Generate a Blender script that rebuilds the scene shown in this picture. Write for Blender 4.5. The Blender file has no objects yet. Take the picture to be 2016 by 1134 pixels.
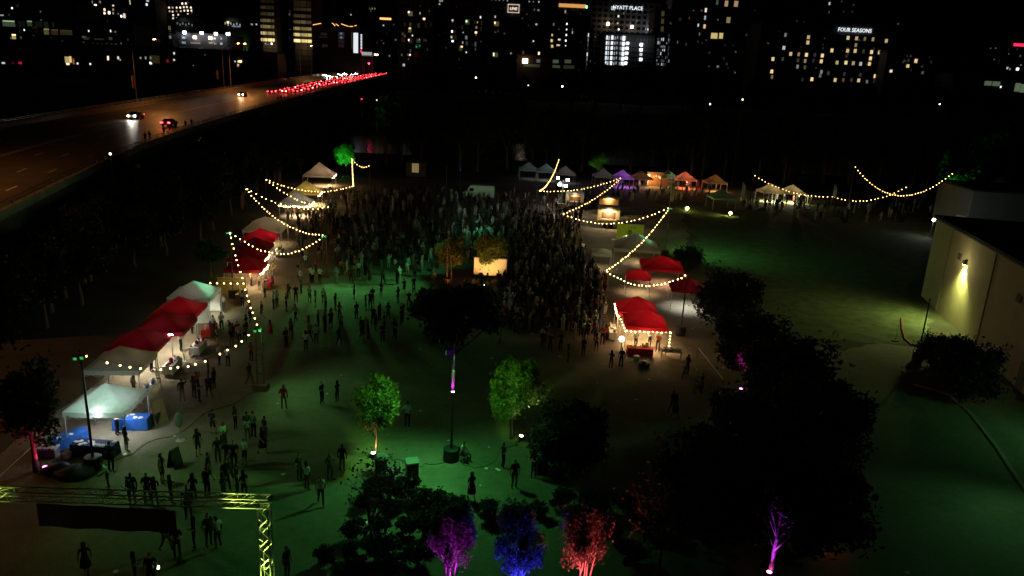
import bpy, bmesh, math, random
import numpy as np
from mathutils import Vector, Matrix

# ------------------------------------------------------------------ camera, sky, moon, exposure
scene = bpy.context.scene
C = scene.collection
R = math.radians
FPX, TILT, ROLL, CAMH = 1430.0, R(15.7), R(2.8), 21.0
_fw = Vector((0, math.cos(TILT), -math.sin(TILT))); _r0 = Vector((1, 0, 0)); _u0 = _r0.cross(_fw)
_rt = _r0*math.cos(ROLL) + _u0*math.sin(ROLL); _up = -_r0*math.sin(ROLL) + _u0*math.cos(ROLL)
CAM = Vector((0, 0, CAMH))
cd = bpy.data.cameras.new('camera'); cam = bpy.data.objects.new('camera', cd); C.objects.link(cam)
cd.sensor_width = 36; cd.lens = FPX/2016*36; cd.clip_start = 0.5; cd.clip_end = 5000
mw = Matrix((( _rt.x, _up.x, -_fw.x, 0), (_rt.y, _up.y, -_fw.y, 0), (_rt.z, _up.z, -_fw.z, CAMH), (0, 0, 0, 1)))
cam.matrix_world = mw
scene.camera = cam
world = bpy.data.worlds.new('World'); scene.world = world; world.use_nodes = True
wn = world.node_tree; bg = wn.nodes['Background']
sky = wn.nodes.new('ShaderNodeTexSky'); sky.sky_type = 'NISHITA'; sky.sun_disc = False
sky.sun_elevation = R(-6); sky.sun_rotation = R(200)
wn.links.new(sky.outputs[0], bg.inputs[0]); bg.inputs[1].default_value = 0.05
ml = bpy.data.lights.new('moon', 'SUN'); ml.energy = 0.0015; ml.angle = R(0.5); ml.color = (1, .93, .8)
mo = bpy.data.objects.new('moon', ml); C.objects.link(mo); mo.rotation_euler = (R(35), 0, R(20)); mo.location = (0, 0, 80)
scene.view_settings.view_transform = 'Standard'; scene.view_settings.look = 'None'
scene.view_settings.exposure = 0.0; scene.view_settings.gamma = 1.0
scene.cycles.use_denoising = True
try: scene.cycles.denoiser = 'OPENIMAGEDENOISE'
except Exception: pass
scene.cycles.max_bounces = 4; scene.cycles.diffuse_bounces = 2; scene.cycles.glossy_bounces = 2
scene.cycles.transmission_bounces = 3; scene.cycles.sample_clamp_indirect = 2.0
scene.cycles.use_light_tree = True
scene.cycles.caustics_reflective = False; scene.cycles.caustics_refractive = False

rng = random.Random(7); nr = np.random.RandomState(5)

def ray(px, py): return _fw*FPX + _rt*(px-1008) + _up*(567-py)
def G(px, py, z=0.0):
    d = ray(px, py); t = (z-CAMH)/d.z; return CAM + d*t
def PY(px, py, Y):
    d = ray(px, py); return CAM + d*(Y/d.y)
def proj(p):
    v = Vector(p)-CAM; k = v.dot(_fw); return 1008+FPX*v.dot(_rt)/k, 567-FPX*v.dot(_up)/k

# ------------------------------------------------------------------ materials
MATS = {}
def mat(name, col=(.5, .5, .5), rough=.7, metal=0, noise=0, nscale=4, bump=0, spec=.4, bscale=None):
    m = bpy.data.materials.new(name); m.use_nodes = True; nt = m.node_tree; b = nt.nodes['Principled BSDF']
    b.inputs['Roughness'].default_value = rough; b.inputs['Metallic'].default_value = metal
    b.inputs['Specular IOR Level'].default_value = spec
    b.inputs['Base Color'].default_value = (*col, 1)
    if noise:
        tc = nt.nodes.new('ShaderNodeTexCoord'); n = nt.nodes.new('ShaderNodeTexNoise')
        n.inputs['Scale'].default_value = nscale; n.inputs['Detail'].default_value = 6; n.inputs['Roughness'].default_value = .65
        nt.links.new(tc.outputs['Object'], n.inputs['Vector'])
        r = nt.nodes.new('ShaderNodeValToRGB')
        r.color_ramp.elements[0].position = .3; r.color_ramp.elements[1].position = .72
        r.color_ramp.elements[0].color = (*[c*(1-noise) for c in col], 1)
        r.color_ramp.elements[1].color = (*[min(1, c*(1+noise)) for c in col], 1)
        nt.links.new(n.outputs['Fac'], r.inputs['Fac']); nt.links.new(r.outputs['Color'], b.inputs['Base Color'])
    if bump:
        tc2 = nt.nodes.new('ShaderNodeTexCoord'); n2 = nt.nodes.new('ShaderNodeTexNoise')
        n2.inputs['Scale'].default_value = bscale or nscale*6; n2.inputs['Detail'].default_value = 5
        nt.links.new(tc2.outputs['Object'], n2.inputs['Vector'])
        bp = nt.nodes.new('ShaderNodeBump'); bp.inputs['Strength'].default_value = bump; bp.inputs['Distance'].default_value = .05
        nt.links.new(n2.outputs['Fac'], bp.inputs['Height']); nt.links.new(bp.outputs['Normal'], b.inputs['Normal'])
    MATS[name] = m; return m
def emit(name, col, s, sample=True):
    m = bpy.data.materials.new(name); m.use_nodes = True; b = m.node_tree.nodes['Principled BSDF']
    b.inputs['Base Color'].default_value = (*[min(1, c*.6) for c in col], 1)
    b.inputs['Emission Color'].default_value = (*col, 1); b.inputs['Emission Strength'].default_value = s
    m.cycles.emission_sampling = 'AUTO' if sample else 'NONE'
    MATS[name] = m; return m
def fabric(name, col, trans=.22, nscale=3):
    m = bpy.data.materials.new(name); m.use_nodes = True; nt = m.node_tree; b = nt.nodes['Principled BSDF']
    tc = nt.nodes.new('ShaderNodeTexCoord'); n = nt.nodes.new('ShaderNodeTexNoise'); n.inputs['Scale'].default_value = nscale
    n.inputs['Detail'].default_value = 4
    nt.links.new(tc.outputs['Object'], n.inputs['Vector'])
    r = nt.nodes.new('ShaderNodeValToRGB')
    r.color_ramp.elements[0].color = (*[c*.9 for c in col], 1); r.color_ramp.elements[1].color = (*[min(1, c*1.05) for c in col], 1)
    r.color_ramp.elements[0].position = .3; r.color_ramp.elements[1].position = .65
    nt.links.new(n.outputs['Fac'], r.inputs['Fac'])
    b.inputs['Roughness'].default_value = .8; b.inputs['Specular IOR Level'].default_value = .2
    nt.links.new(r.outputs['Color'], b.inputs['Base Color'])
    t = nt.nodes.new('ShaderNodeBsdfTranslucent'); nt.links.new(r.outputs['Color'], t.inputs['Color'])
    n3 = nt.nodes.new('ShaderNodeTexNoise'); n3.inputs['Scale'].default_value = 1.6; nt.links.new(tc.outputs['Object'], n3.inputs['Vector'])
    bp = nt.nodes.new('ShaderNodeBump'); bp.inputs['Strength'].default_value = .35; bp.inputs['Distance'].default_value = .1
    nt.links.new(n3.outputs['Fac'], bp.inputs['Height']); nt.links.new(bp.outputs['Normal'], b.inputs['Normal'])
    mx = nt.nodes.new('ShaderNodeMixShader'); mx.inputs[0].default_value = trans
    nt.links.new(b.outputs[0], mx.inputs[1]); nt.links.new(t.outputs[0], mx.inputs[2])
    nt.links.new(mx.outputs[0], nt.nodes['Material Output'].inputs[0])
    MATS[name] = m; return m
def leafmat(name, c0, c1, c2):
    m = bpy.data.materials.new(name); m.use_nodes = True; nt = m.node_tree; b = nt.nodes['Principled BSDF']
    g = nt.nodes.new('ShaderNodeNewGeometry'); r = nt.nodes.new('ShaderNodeValToRGB')
    e = r.color_ramp.elements; e[0].color = (*c0, 1); e[1].color = (*c2, 1); x = e.new(.55); x.color = (*c1, 1)
    nt.links.new(g.outputs['Random Per Island'], r.inputs['Fac']); nt.links.new(r.outputs['Color'], b.inputs['Base Color'])
    b.inputs['Roughness'].default_value = .55; b.inputs['Specular IOR Level'].default_value = .3
    t = nt.nodes.new('ShaderNodeBsdfTranslucent'); nt.links.new(r.outputs['Color'], t.inputs['Color'])
    mx = nt.nodes.new('ShaderNodeMixShader'); mx.inputs[0].default_value = .35
    nt.links.new(b.outputs[0], mx.inputs[1]); nt.links.new(t.outputs[0], mx.inputs[2])
    nt.links.new(mx.outputs[0], nt.nodes['Material Output'].inputs[0]); MATS[name] = m; return m
def objcol(name, mode, cols=None, rough=.85):
    m = bpy.data.materials.new(name); m.use_nodes = True; nt = m.node_tree; b = nt.nodes['Principled BSDF']
    b.inputs['Roughness'].default_value = rough; b.inputs['Specular IOR Level'].default_value = .2
    if mode == 'island': oi = nt.nodes.new('ShaderNodeNewGeometry'); out = oi.outputs['Random Per Island']
    else: oi = nt.nodes.new('ShaderNodeObjectInfo'); out = oi.outputs['Random']
    if mode == 'color': nt.links.new(oi.outputs['Color'], b.inputs['Base Color'])
    else:
        r = nt.nodes.new('ShaderNodeValToRGB'); r.color_ramp.interpolation = 'CONSTANT'; e = r.color_ramp.elements
        e[0].color = (*cols[0], 1); e[1].position = 1/len(cols); e[1].color = (*cols[1], 1)
        for i, c in enumerate(cols[2:]): x = e.new((i+2)/len(cols)); x.color = (*c, 1)
        nt.links.new(out, r.inputs['Fac']); nt.links.new(r.outputs['Color'], b.inputs['Base Color'])
    MATS[name] = m; return m

M = MATS
mat('ground', (.05, .052, .03), .95, noise=.4, nscale=.35, bump=.5, bscale=6)
def ground2(name, c0, c1, c2):
    m = mat(name, c1, .95, noise=.35, nscale=2.2, bump=.5, bscale=7); nt = m.node_tree; b = nt.nodes['Principled BSDF']
    base = b.inputs['Base Color'].links[0].from_socket
    tc = nt.nodes.new('ShaderNodeTexCoord'); n = nt.nodes.new('ShaderNodeTexNoise'); n.inputs['Scale'].default_value = .16; n.inputs['Detail'].default_value = 8; n.inputs['Distortion'].default_value = .8
    nt.links.new(tc.outputs['Object'], n.inputs['Vector']); r = nt.nodes.new('ShaderNodeValToRGB'); e = r.color_ramp.elements
    e[0].position = .36; e[1].position = .66; e[0].color = (*c0, 1); e[1].color = (*c2, 1)
    nt.links.new(n.outputs['Fac'], r.inputs['Fac']); mx = nt.nodes.new('ShaderNodeMix'); mx.data_type = 'RGBA'; mx.inputs[0].default_value = .55
    nt.links.new(base, mx.inputs[6]); nt.links.new(r.outputs['Color'], mx.inputs[7]); nt.links.new(mx.outputs[2], b.inputs['Base Color'])
ground2('plaza', (.10, .105, .06), (.21, .185, .13), (.30, .26, .19))
ground2('gravel_path', (.12, .13, .085), (.19, .18, .15), (.26, .25, .21))
mat('lawn', (.085, .11, .05), .95, noise=.45, nscale=.8, bump=.8, bscale=9)
mat('asphalt', (.11, .10, .09), .42, noise=.3, nscale=.25, bump=.3, bscale=5, spec=.5)
mat('concrete', (.33, .31, .28), .85, noise=.25, nscale=.7, bump=.2)
mat('paint', (.6, .58, .5), .7)
mat('trail', (.3, .24, .16), .9, noise=.25, nscale=.5)
mat('water', (.006, .008, .01), .12, bump=.25, bscale=1.2, spec=.5)
mat('steel', (.32, .32, .31), .45, metal=.8, noise=.2)
mat('alu', (.62, .63, .62), .45, metal=.7, noise=.12, nscale=8)
mat('black', (.02, .02, .02), .6, noise=.3)
mat('darkpole', (.03, .033, .03), .5, noise=.2)
mat('wood', (.16, .10, .055), .8, noise=.3, nscale=6)
mat('whitepaint', (.7, .7, .68), .5, noise=.08)
mat('legmetal', (.55, .55, .55), .4, metal=.5)
mat('rubber', (.015, .015, .015), .9)
mat('bark', (.10, .075, .05), .95, noise=.4, nscale=5, bump=.8)
mat('palebark', (.30, .25, .19), .9, noise=.35, nscale=5, bump=.6)
mat('wallpaint', (.56, .47, .29), .85, noise=.08, nscale=.6, bump=.15)
mat('greywall', (.22, .22, .23), .9, noise=.15, nscale=.3)
mat('roofdark', (.04, .04, .045), .9, noise=.3)
mat('facade', (.10, .10, .115), .8, noise=.25, nscale=.05)
mat('facade_warm', (.13, .105, .085), .8, noise=.25, nscale=.05)
mat('facade_pale', (.2, .2, .21), .8, noise=.2, nscale=.05)
mat('darkglass', (.012, .014, .018), .15, spec=.6)
mat('bluecloth', (.02, .12, .5), .8, noise=.2, nscale=3)
mat('darkblue', (.012, .02, .09), .85, noise=.2)
mat('redcloth', (.45, .02, .02), .8, noise=.2)
mat('whitecloth', (.7, .69, .66), .8, noise=.1)
mat('cardboard', (.35, .24, .13), .9, noise=.2)
mat('paper', (.75, .74, .7), .8)
mat('binlid', (.3, .32, .3), .6, noise=.1)
mat('limepanel', (.42, .5, .03), .6, noise=.08)
mat('sketch', (.10, .16, .03), .7)
mat('vanpaint', (.55, .57, .52), .35, noise=.05, spec=.5)
mat('trailer_cream', (.5, .42, .25), .6, noise=.1)
mat('brown', (.14, .075, .035), .7, noise=.2)
mat('banner', (.2, .13, .10), .85, noise=.15, nscale=1.5)
mat('green_glow_board', (.1, .5, .3), .6, noise=.2)
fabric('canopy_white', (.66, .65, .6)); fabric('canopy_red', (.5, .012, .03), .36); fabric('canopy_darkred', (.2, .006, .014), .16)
fabric('canopy_teal', (.6, .66, .6)); fabric('canopy_yellow', (.62, .52, .22)); fabric('canopy_blue', (.45, .55, .62)); fabric('canopy_brown', (.3, .24, .15))
fabric('canopy_violet', (.5, .42, .55))
leafmat('leaf_dark', (.018, .03, .012), (.03, .05, .018), (.05, .075, .025))
leafmat('leaf_lit', (.06, .10, .025), (.10, .165, .045), (.17, .22, .07))  # leaf colour brightened so the floodlit trees look more strongly lit
leafmat('leaf_pale', (.07, .085, .05), (.12, .12, .08), (.2, .19, .13))
objcol('shirt', 'color')
objcol('pants', 'rand', [(.012, .013, .02), (.03, .035, .06), (.02, .02, .02), (.07, .065, .055), (.025, .03, .045), (.12, .10, .075)])
objcol('skin', 'rand', [(.42, .25, .17), (.5, .32, .22), (.3, .17, .1), (.46, .28, .2), (.16, .085, .05)], .6)
objcol('hair', 'rand', [(.012, .009, .007), (.03, .018, .01), (.015, .012, .01), (.09, .055, .025)], .6)
mat('shoe', (.04, .04, .04), .8)
objcol('crowd_cloth', 'island', [(.03, .03, .035), (.5, .5, .47), (.05, .05, .07), (.02, .02, .02), (.2, .17, .13), (.06, .09, .11), (.35, .33, .3), (.09, .03, .03)])
objcol('carpaint', 'color', rough=.3)

WARM = (1, .70, .30)
emit('bulb', (1, .60, .19), 20); emit('bulb_far', (1, .58, .17), 11)
emit('fairy', (1, .55, .25), 60); emit('lamp_warm', (1, .72, .38), 25); emit('lamp_white', (.95, .97, 1), 60)
emit('sodium', (1, .45, .12), 60, False)
emit('headlight', (1, .93, .8), 110); emit('headlight_warm', (1, .72, .35), 90); emit('taillight', (1, .02, .03), 26); emit('taillight_hot', (1, .07, .06), 55)
emit('amber', (1, .55, .12), 30, False)
emit('lens_violet', (.55, .25, 1), 30); emit('lens_magenta', (1, .12, .75), 22); emit('lens_white', (1, .9, .95), 40); emit('lens_warm', (1, .8, .55), 40)
emit('lens_yellow', (.95, 1, .25), 60); emit('lens_green', (.1, 1, .25), .35); emit('lens_red', (1, .2, .1), 20); emit('lens_blue', (.1, .12, 1), 25)
emit('glare_yellow', (.95, 1, .2), 14, False); emit('screen', (.9, .95, 1), 25, False); emit('redled', (1, .03, .02), 35, False)
WCOL = dict(w=(1, .68, .34), y=(1, .78, .32), c=(.88, .95, 1), g=(.75, 1, .6), o=(1, .45, .12), r=(1, .02, .09), e=(.15, 1, .45), p=(1, .8, .62), b=(.55, .75, 1))
def wmat(code, s):
    s = round(.48*s**1.5, 4) if s < 20 else s
    k = 'win_%s_%g' % (code, s)
    return M.get(k) or emit(k, WCOL[code], s, False)

# ------------------------------------------------------------------ mesh helpers
class MB:
    def __init__(s): s.v = []; s.f = []; s.m = []
    def add(s, vs, fs, mi=0):
        o = len(s.v); s.v += [tuple(v) for v in vs]; s.f += [tuple(i+o for i in f) for f in fs]; s.m += [mi]*len(fs)
    def box(s, c, d, rz=0, mi=0, mtx=None):
        x, y, z = d[0]/2, d[1]/2, d[2]/2
        vs = [Vector((a*x, b*y, e*z)) for e in (-1, 1) for a, b in ((-1, -1), (1, -1), (1, 1), (-1, 1))]
        if mtx: vs = [mtx @ v for v in vs]
        if rz: r = Matrix.Rotation(rz, 3, 'Z'); vs = [r @ v for v in vs]
        c = Vector(c); s.add([v+c for v in vs], [(3, 2, 1, 0), (4, 5, 6, 7), (0, 1, 5, 4), (1, 2, 6, 5), (2, 3, 7, 6), (3, 0, 4, 7)], mi)
    def tube(s, a, b, r0, r1=None, n=8, mi=0, cap=True):
        a, b = Vector(a), Vector(b); r1 = r0 if r1 is None else r1
        d = (b-a).normalized(); u = d.orthogonal().normalized(); w = d.cross(u); vs = []
        for p, r in ((a, r0), (b, r1)):
            for i in range(n): t = 2*math.pi*i/n; vs.append(p+u*(r*math.cos(t))+w*(r*math.sin(t)))
        fs = [(i, (i+1) % n, n+(i+1) % n, n+i) for i in range(n)]
        if cap: fs += [tuple(range(n-1, -1, -1)), tuple(range(n, 2*n))]
        s.add(vs, fs, mi)
    def lathe(s, prof, n=12, c=(0, 0, 0), mi=0):
        vs = []; c = Vector(c)
        for r, z in prof:
            for i in range(n): t = 2*math.pi*i/n; vs.append(c+Vector((r*math.cos(t), r*math.sin(t), z)))
        fs = []
        for k in range(len(prof)-1):
            for i in range(n): fs.append((k*n+i, k*n+(i+1) % n, (k+1)*n+(i+1) % n, (k+1)*n+i))
        fs += [tuple(range(n-1, -1, -1)), tuple((len(prof)-1)*n+i for i in range(n))]
        s.add(vs, fs, mi)
    def prism(s, pts, axis_vec, mi=0):
        n = len(pts); a = Vector(axis_vec); vs = [Vector(p) for p in pts]+[Vector(p)+a for p in pts]
        s.add(vs, [tuple(range(n-1, -1, -1)), tuple(range(n, 2*n))]+[(i, (i+1) % n, n+(i+1) % n, n+i) for i in range(n)], mi)
    def mesh(s, name, mats, smooth=False):
        me = bpy.data.meshes.new(name); me.from_pydata(s.v, [], s.f)
        for m in (mats if isinstance(mats, (list, tuple)) else [mats]): me.materials.append(M[m] if isinstance(m, str) else m)
        if any(s.m): me.polygons.foreach_set('material_index', s.m)
        if smooth: me.polygons.foreach_set('use_smooth', [True]*len(me.polygons))
        me.update(); return me
    def build(s, name, mats, parent=None, smooth=False, loc=None):
        return link(name, s.mesh(name, mats, smooth), parent, loc)
def link(name, me, parent=None, loc=None, rz=0, scale=None):
    o = bpy.data.objects.new(name, me); C.objects.link(o); o.parent = parent
    if loc is not None: o.location = loc
    if rz: o.rotation_euler.z = rz
    if scale is not None: o.scale = scale
    return o
def tag(o, label=None, cat=None, group=None, kind=None):
    if label: o['label'] = label
    if cat: o['category'] = cat
    if group: o['group'] = group
    if kind: o['kind'] = kind
    return o
def thing(name, label, cat, loc=(0, 0, 0), rz=0, group=None, scale=1):
    o = bpy.data.objects.new(name, None); C.objects.link(o); o.location = loc; o.rotation_euler.z = rz; o.scale = (scale,)*3
    o.empty_display_size = .3
    return tag(o, label, cat, group)
def copy_tree(o, parent=None):
    c = o.copy(); C.objects.link(c); c.parent = parent
    for ch in list(o.children): copy_tree(ch, c)
    return c
def lamp(kind, loc, energy, col, target=None, ang=60, blend=.5, size=.1, parent=None):
    l = bpy.data.lights.new('lamp', kind); l.energy = energy; l.color = col; l.shadow_soft_size = size
    o = bpy.data.objects.new('light', l); C.objects.link(o); o.location = loc; o.parent = parent
    if kind == 'SPOT':
        l.spot_size = R(ang); l.spot_blend = blend
        d = Vector(target)-Vector(loc); o.rotation_euler = d.to_track_quat('-Z', 'Y').to_euler()
    return o
def ragged(pts, amp, step=1.2, seed=2):
    r = random.Random(seed); out = []
    for (x0, y0), (x1, y1) in zip([p[:2] for p in pts], [p[:2] for p in pts[1:]+pts[:1]]):
        L = math.hypot(x1-x0, y1-y0); n = max(1, int(L/step)); w = 0
        for i in range(n):
            f = i/n; w = w*.75+r.uniform(-1, 1)*amp*.5; k = w*math.sin(math.pi*f)
            out.append((x0+(x1-x0)*f-(y1-y0)/L*k, y0+(y1-y0)*f+(x1-x0)/L*k))
    return out
def sheet(name, pts, z, m, parent=None, kind='structure'):
    b = MB(); b.add([(p[0], p[1], z) for p in pts], [tuple(range(len(pts)))]); o = b.build(name, m, parent)
    if kind: o['kind'] = kind
    return o

# ------------------------------------------------------------------ setting: ground, plaza, lawn, river
sheet('ground', [(-1500, -60), (1500, -60), (1500, 2200), (-1500, 2200)], 0, 'ground')
sheet('plaza', ragged([(-29, 14), (20, 14), (22, 60), (24, 100), (30, 128), (24, 160), (-38, 160), (-36, 110), (-30, 70), (-28, 40)], 1.3), .004, 'plaza')
sheet('lawn', ragged([(20.5, 60), (39, 63), (46, 82), (72, 124), (84, 150), (50, 168), (28, 166), (31, 128), (25.5, 100), (22.5, 70)], 1.6, 1.0, 5), .008, 'lawn')
sheet('path', ragged([(14, 14), (34, 14), (37, 40), (40, 62), (21, 59), (21, 40)], 1.4, .8, 8), .012, 'gravel_path')
sheet('river', [(-1500, 205), (1500, 215), (1500, 362), (-1500, 362)], .01, 'water')
_b = MB(); _v = []
for _x in range(-1500, 1501, 25):
    for _y, _z in ((352, -.3), (362, 2.5), (374, 9), (384, 12.5), (400, 13), (2200, 14)): _v.append((_x, _y+2.5*math.sin(_x*.03), _z+(.5*math.sin(_x*.11) if 1 < _z < 13 else 0)))
_b.add(_v, [(6*i+j, 6*i+6+j, 6*i+7+j, 6*i+1+j) for i in range(120) for j in range(5)]); tag(_b.build('far_bank', 'ground'), kind='structure')
# a lit stretch of trail under the bridge
sheet('trail', [G(690, 268, 0), G(722, 270, 0), G(748, 224, 0), G(735, 218, 0)], .02, 'trail')

# ------------------------------------------------------------------ highway
redge = [(-60, 470, 53), (0, 437, 62), (90, 390, 73), (180, 342, 88), (280, 290, 112), (355, 265, 132), (430, 243, 154), (490, 223, 180), (550, 205, 212), (600, 191, 250), (650, 178, 300), (700, 164, 360), (748, 151, 440), (772, 147, 520)]
RE = [PY(a, b, y) for a, b, y in redge]
for k in range(2):                      # smooth heights
    RE = [RE[0]]+[(RE[i-1]+RE[i]*2+RE[i+1])/4 for i in range(1, len(RE)-1)]+[RE[-1]]
HW = 30.0
def hdir(i):
    a = RE[max(0, i-1)]; b = RE[min(len(RE)-1, i+1)]; d = (b-a); d.z = 0; return d.normalized()
def hpoint(s, off, dz=0):
    """s = station index (float), off = metres to the far (oncoming) side"""
    i = min(int(s), len(RE)-2); t = s-i
    p = RE[i].lerp(RE[i+1], t); d = hdir(i).lerp(hdir(i+1), t).normalized()
    return p+Vector((-d.y, d.x, 0))*off+Vector((0, 0, dz)), d
def hstrip(o0, o1, dz0, dz1, sub=4):
    b = MB(); vs = []; n = (len(RE)-1)*sub
    for k in range(n+1):
        vs.append(hpoint(k/sub, o0, dz0)[0]); vs.append(hpoint(k/sub, o1, dz1)[0])
    b.add(vs, [(2*k, 2*k+2, 2*k+3, 2*k+1) for k in range(n)]); return b
def hbox(o0, o1, z0, z1, sub=4):
    b = MB(); vs = []; n = (len(RE)-1)*sub
    for k in range(n+1):
        for o, z in ((o0, z0), (o1, z0), (o1, z1), (o0, z1)): vs.append(hpoint(k/sub, o, z)[0])
    fs = []
    for k in range(n):
        for j in range(4): fs.append((4*k+j, 4*k+(j+1) % 4, 4*k+4+(j+1) % 4, 4*k+4+j))
    b.add(vs, fs); return b
hw = tag(hbox(0, HW, -1.6, 0).build('road', 'asphalt'), kind='structure')
pm = MB()
for off in (1.6, 14.8, 15.3, 28.4):
    q = hstrip(off, off+.18, .006, .006); pm.add(q.v, q.f)
for off in (4.9, 8.2, 11.5, 18.6, 21.9, 25.2):
    s = 0.0
    while s < len(RE)-1.2:
        p, d = hpoint(s, off, .006); L = 3.0; w = Vector((-d.y, d.x, 0))*.09; step = (RE[min(len(RE)-1, int(s)+1)]-RE[int(s)]).length
        e, _ = hpoint(min(s+L/step, len(RE)-1.01), off, .006)
        pm.add([p-w, e-w, e+w, p+w], [(0, 1, 2, 3)]); s += 12/step
tag(pm.build('lane_marking', 'paint', hw), kind='stuff')
def barrier(off, label):
    t = thing('barrier', label, 'barrier', (0, 0, 0), 0, 'highway edge barriers')
    hbox(off-.2, off+.2, 0, .8).build('parapet', 'concrete', t)
    for z in (1.05, 1.35): hbox(off-.05, off+.05, z, z+.08).build('rail', 'steel', t)
    b = MB(); s = 0
    while s < len(RE)-1.05:
        p, d = hpoint(s, off, 1.1); b.box(p, (.1, .1, .62), math.atan2(d.y, d.x)); s += 3/((RE[int(s)+1]-RE[int(s)]).length)
    tag(b.build('post', 'steel', t), kind='stuff')
barrier(.3, 'concrete parapet with steel rails on the park side of the highway')
barrier(HW-.3, 'concrete parapet with steel rails on the far side of the highway')
s = .5
k = 0
while s < len(RE)-2:                       # bridge piers
    p, d = hpoint(s, HW/2, -1.6); h = p.z
    t = thing('bridge_pier', 'concrete pier in shadow under the highway deck', 'pier', (p.x, p.y, 0), math.atan2(d.y, d.x), 'piers under the highway')
    for o in (-9, 0, 9):
        b = MB(); b.tube((0, o, 0), (0, o, h-1), .7, n=10); b.build('column', 'concrete', t)
    b = MB(); b.box((0, 0, h-.5), (1.5, 25, 1)); b.build('cap_beam', 'concrete', t); s += 1.3
# ------------------------------------------------------------------ skyline
_ub = MB(); _ub.box((0, 0, 0), (1, 1, 1)); UNIT = {}
def unit_box(m):
    k = m if isinstance(m, str) else m.name
    if k not in UNIT: UNIT[k] = _ub.mesh('window', m)
    return UNIT[k]
def building(label, x0, x1, ytop, Y, depth, wall='facade', wins=(), cols=3.4, rows=3.3, name='building', roofbox=True, panes=True, ybase=None, group='towers of the far skyline'):
    a = PY(x0, ytop, Y); b = PY(x1, ytop, Y); w = b.x-a.x; h = (a.z+b.z)/2; cx = (a.x+b.x)/2
    t = thing(name, label, 'building', (cx, Y, 0), 0, group)
    m = MB(); m.box((0, depth/2, h/2), (w, depth, h)); m.build('wall', wall, t)
    m = MB()                                     # parapet and storey bands
    m.box((0, depth/2, h+.4), (w+.6, depth+.6, .8)); 
    if roofbox: m.box((w*.1, depth*.5, h+2.2), (w*.35, depth*.4, 3.2))
    m.build('roof', 'roofdark', t)
    if panes:
        m = MB(); nx = max(2, int(w/cols)); nz = max(2, int(h/rows))
        for i in range(nx):
            for j in range(nz):
                x = -w/2+(i+.5)*w/nx; z = (j+.55)*h/nz
                m.box((x, -.02, z), (w/nx*.62, .12, h/nz*.55))
        g = m.build('window_pane', 'darkglass', t); g['kind'] = 'stuff'
    wins = list(wins)
    if panes:
        r = random.Random(int(x0*7+Y))
        for _ in range(int(3+(x1-x0)*.07)): wins.append((r.uniform(x0+3, x1-3), r.uniform(max(2, ytop+4), 140 if x0 > 760 else 95), r.choice([1.4, 2, 3]), r.choice([2, 3, 4]), r.choice('cywcp'), r.choice([.06, .1, .1, .16, .25])))
    for wd in wins:
        px, py, pw, ph, code, st = wd; p = PY(px, py, Y); k = Y/FPX
        o = link('window', unit_box(wmat(code, st)), t, (p.x-cx, -.16, p.z), 0, (max(.25, pw*k), .14, max(.25, ph*k)))
    return t, cx, h
def text(s, size, m, parent, loc, ext=.05, name='lettering', rx=90, sx=1, align='CENTER', rz=0):
    cu = bpy.data.curves.new(name, 'FONT'); cu.body = s; cu.size = size; cu.extrude = ext; cu.align_x = align; cu.align_y = 'CENTER'
    cu.resolution_u = 2
    o = bpy.data.objects.new(name, cu); C.objects.link(o); o.parent = parent; o.location = loc; o.rotation_euler = (R(rx), 0, rz); o.scale = (sx, 1, 1)
    cu.materials.append(M[m] if isinstance(m, str) else m)
    bpy.context.view_layer.update(); me = bpy.data.meshes.new_from_object(o); o2 = bpy.data.objects.new(name, me); C.objects.link(o2); o2.parent = parent
    o2.location = o.location; o2.rotation_euler = o.rotation_euler; o2.scale = o.scale; bpy.data.objects.remove(o)
    return o2
def scatter(x0, x1, y0, y1, n, codes='wwyc', lo=.4, hi=3, pw=(1.6, 3.2), ph=(2, 3.6), dx=6, dy=8, seed=1):
    r = random.Random(seed); out = []; used = set()
    for _ in range(n*6):
        i = r.randrange(int((x1-x0)/dx)+1); j = r.randrange(int((y1-y0)/dy)+1)
        if (i, j) in used: continue
        used.add((i, j)); st = round(lo+(hi-lo)*r.random()**2.2, 1)
        py = y0+j*dy; px = x0+i*dx-(py-(y0+y1)/2)*.055*(((x0+x1)/2-700)/600)
        out.append((px, py+i*dx*.045, r.uniform(*pw), r.uniform(*ph), r.choice(codes), st))
        if len(out) >= n: break
    return out
# left offices
ow = []
for (a, b, y, hh, c, st) in [(6, 29, 46, 11, 'g', .25), (36, 49, 47, 11, 'g', .04), (54, 63, 46, 10, 'g', .16), (70, 76, 48, 10, 'g', .05), (77, 84, 48, 10, 'g', .05), (87, 95, 49, 11, 'g', .07), (103, 107, 49, 9, 'g', .06),
                            (87, 96, 62, 11, 'y', .3), (101, 114, 63, 10, 'y', .12), (119, 142, 64, 9, 'y', .12), (70, 75, 61, 9, 'y', .03), (39, 42, 61, 8, 'y', .06),
                            (0, 4, 86, 10, 'y', .5), (9, 32, 86, 10, 'y', .35), (38, 52, 86, 10, 'y', .5), (58, 67, 87, 9, 'y', .22), (24, 31, 72, 9, 'w', .9), (21, 24, 75, 4, 'w', .35), (40, 43, 74, 5, 'w', .25)]:
    ow.append(((a+b)/2, y, b-a, hh, c, st))
    if hh >= 9 and st > .1: ow.append(((a+b)/2, y-hh/2+1.2, (b-a)*.95, 2, c, st*4))
ow += [(24, 16, 2.4, 3, 'c', 2.5), (4, 30, 6, 2.4, 'g', .8), (80, 23, 1.5, 2.5, 'c', .5), (48, 59, 2, 3, 'c', 2), (29, 97, 2.5, 2.5, 'p', 3)]
building('long dark office block with wide yellowish lit windows at the far left', -40, 148, 2, 470, 26, 'facade', ow, group='low blocks of the far skyline')
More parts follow.
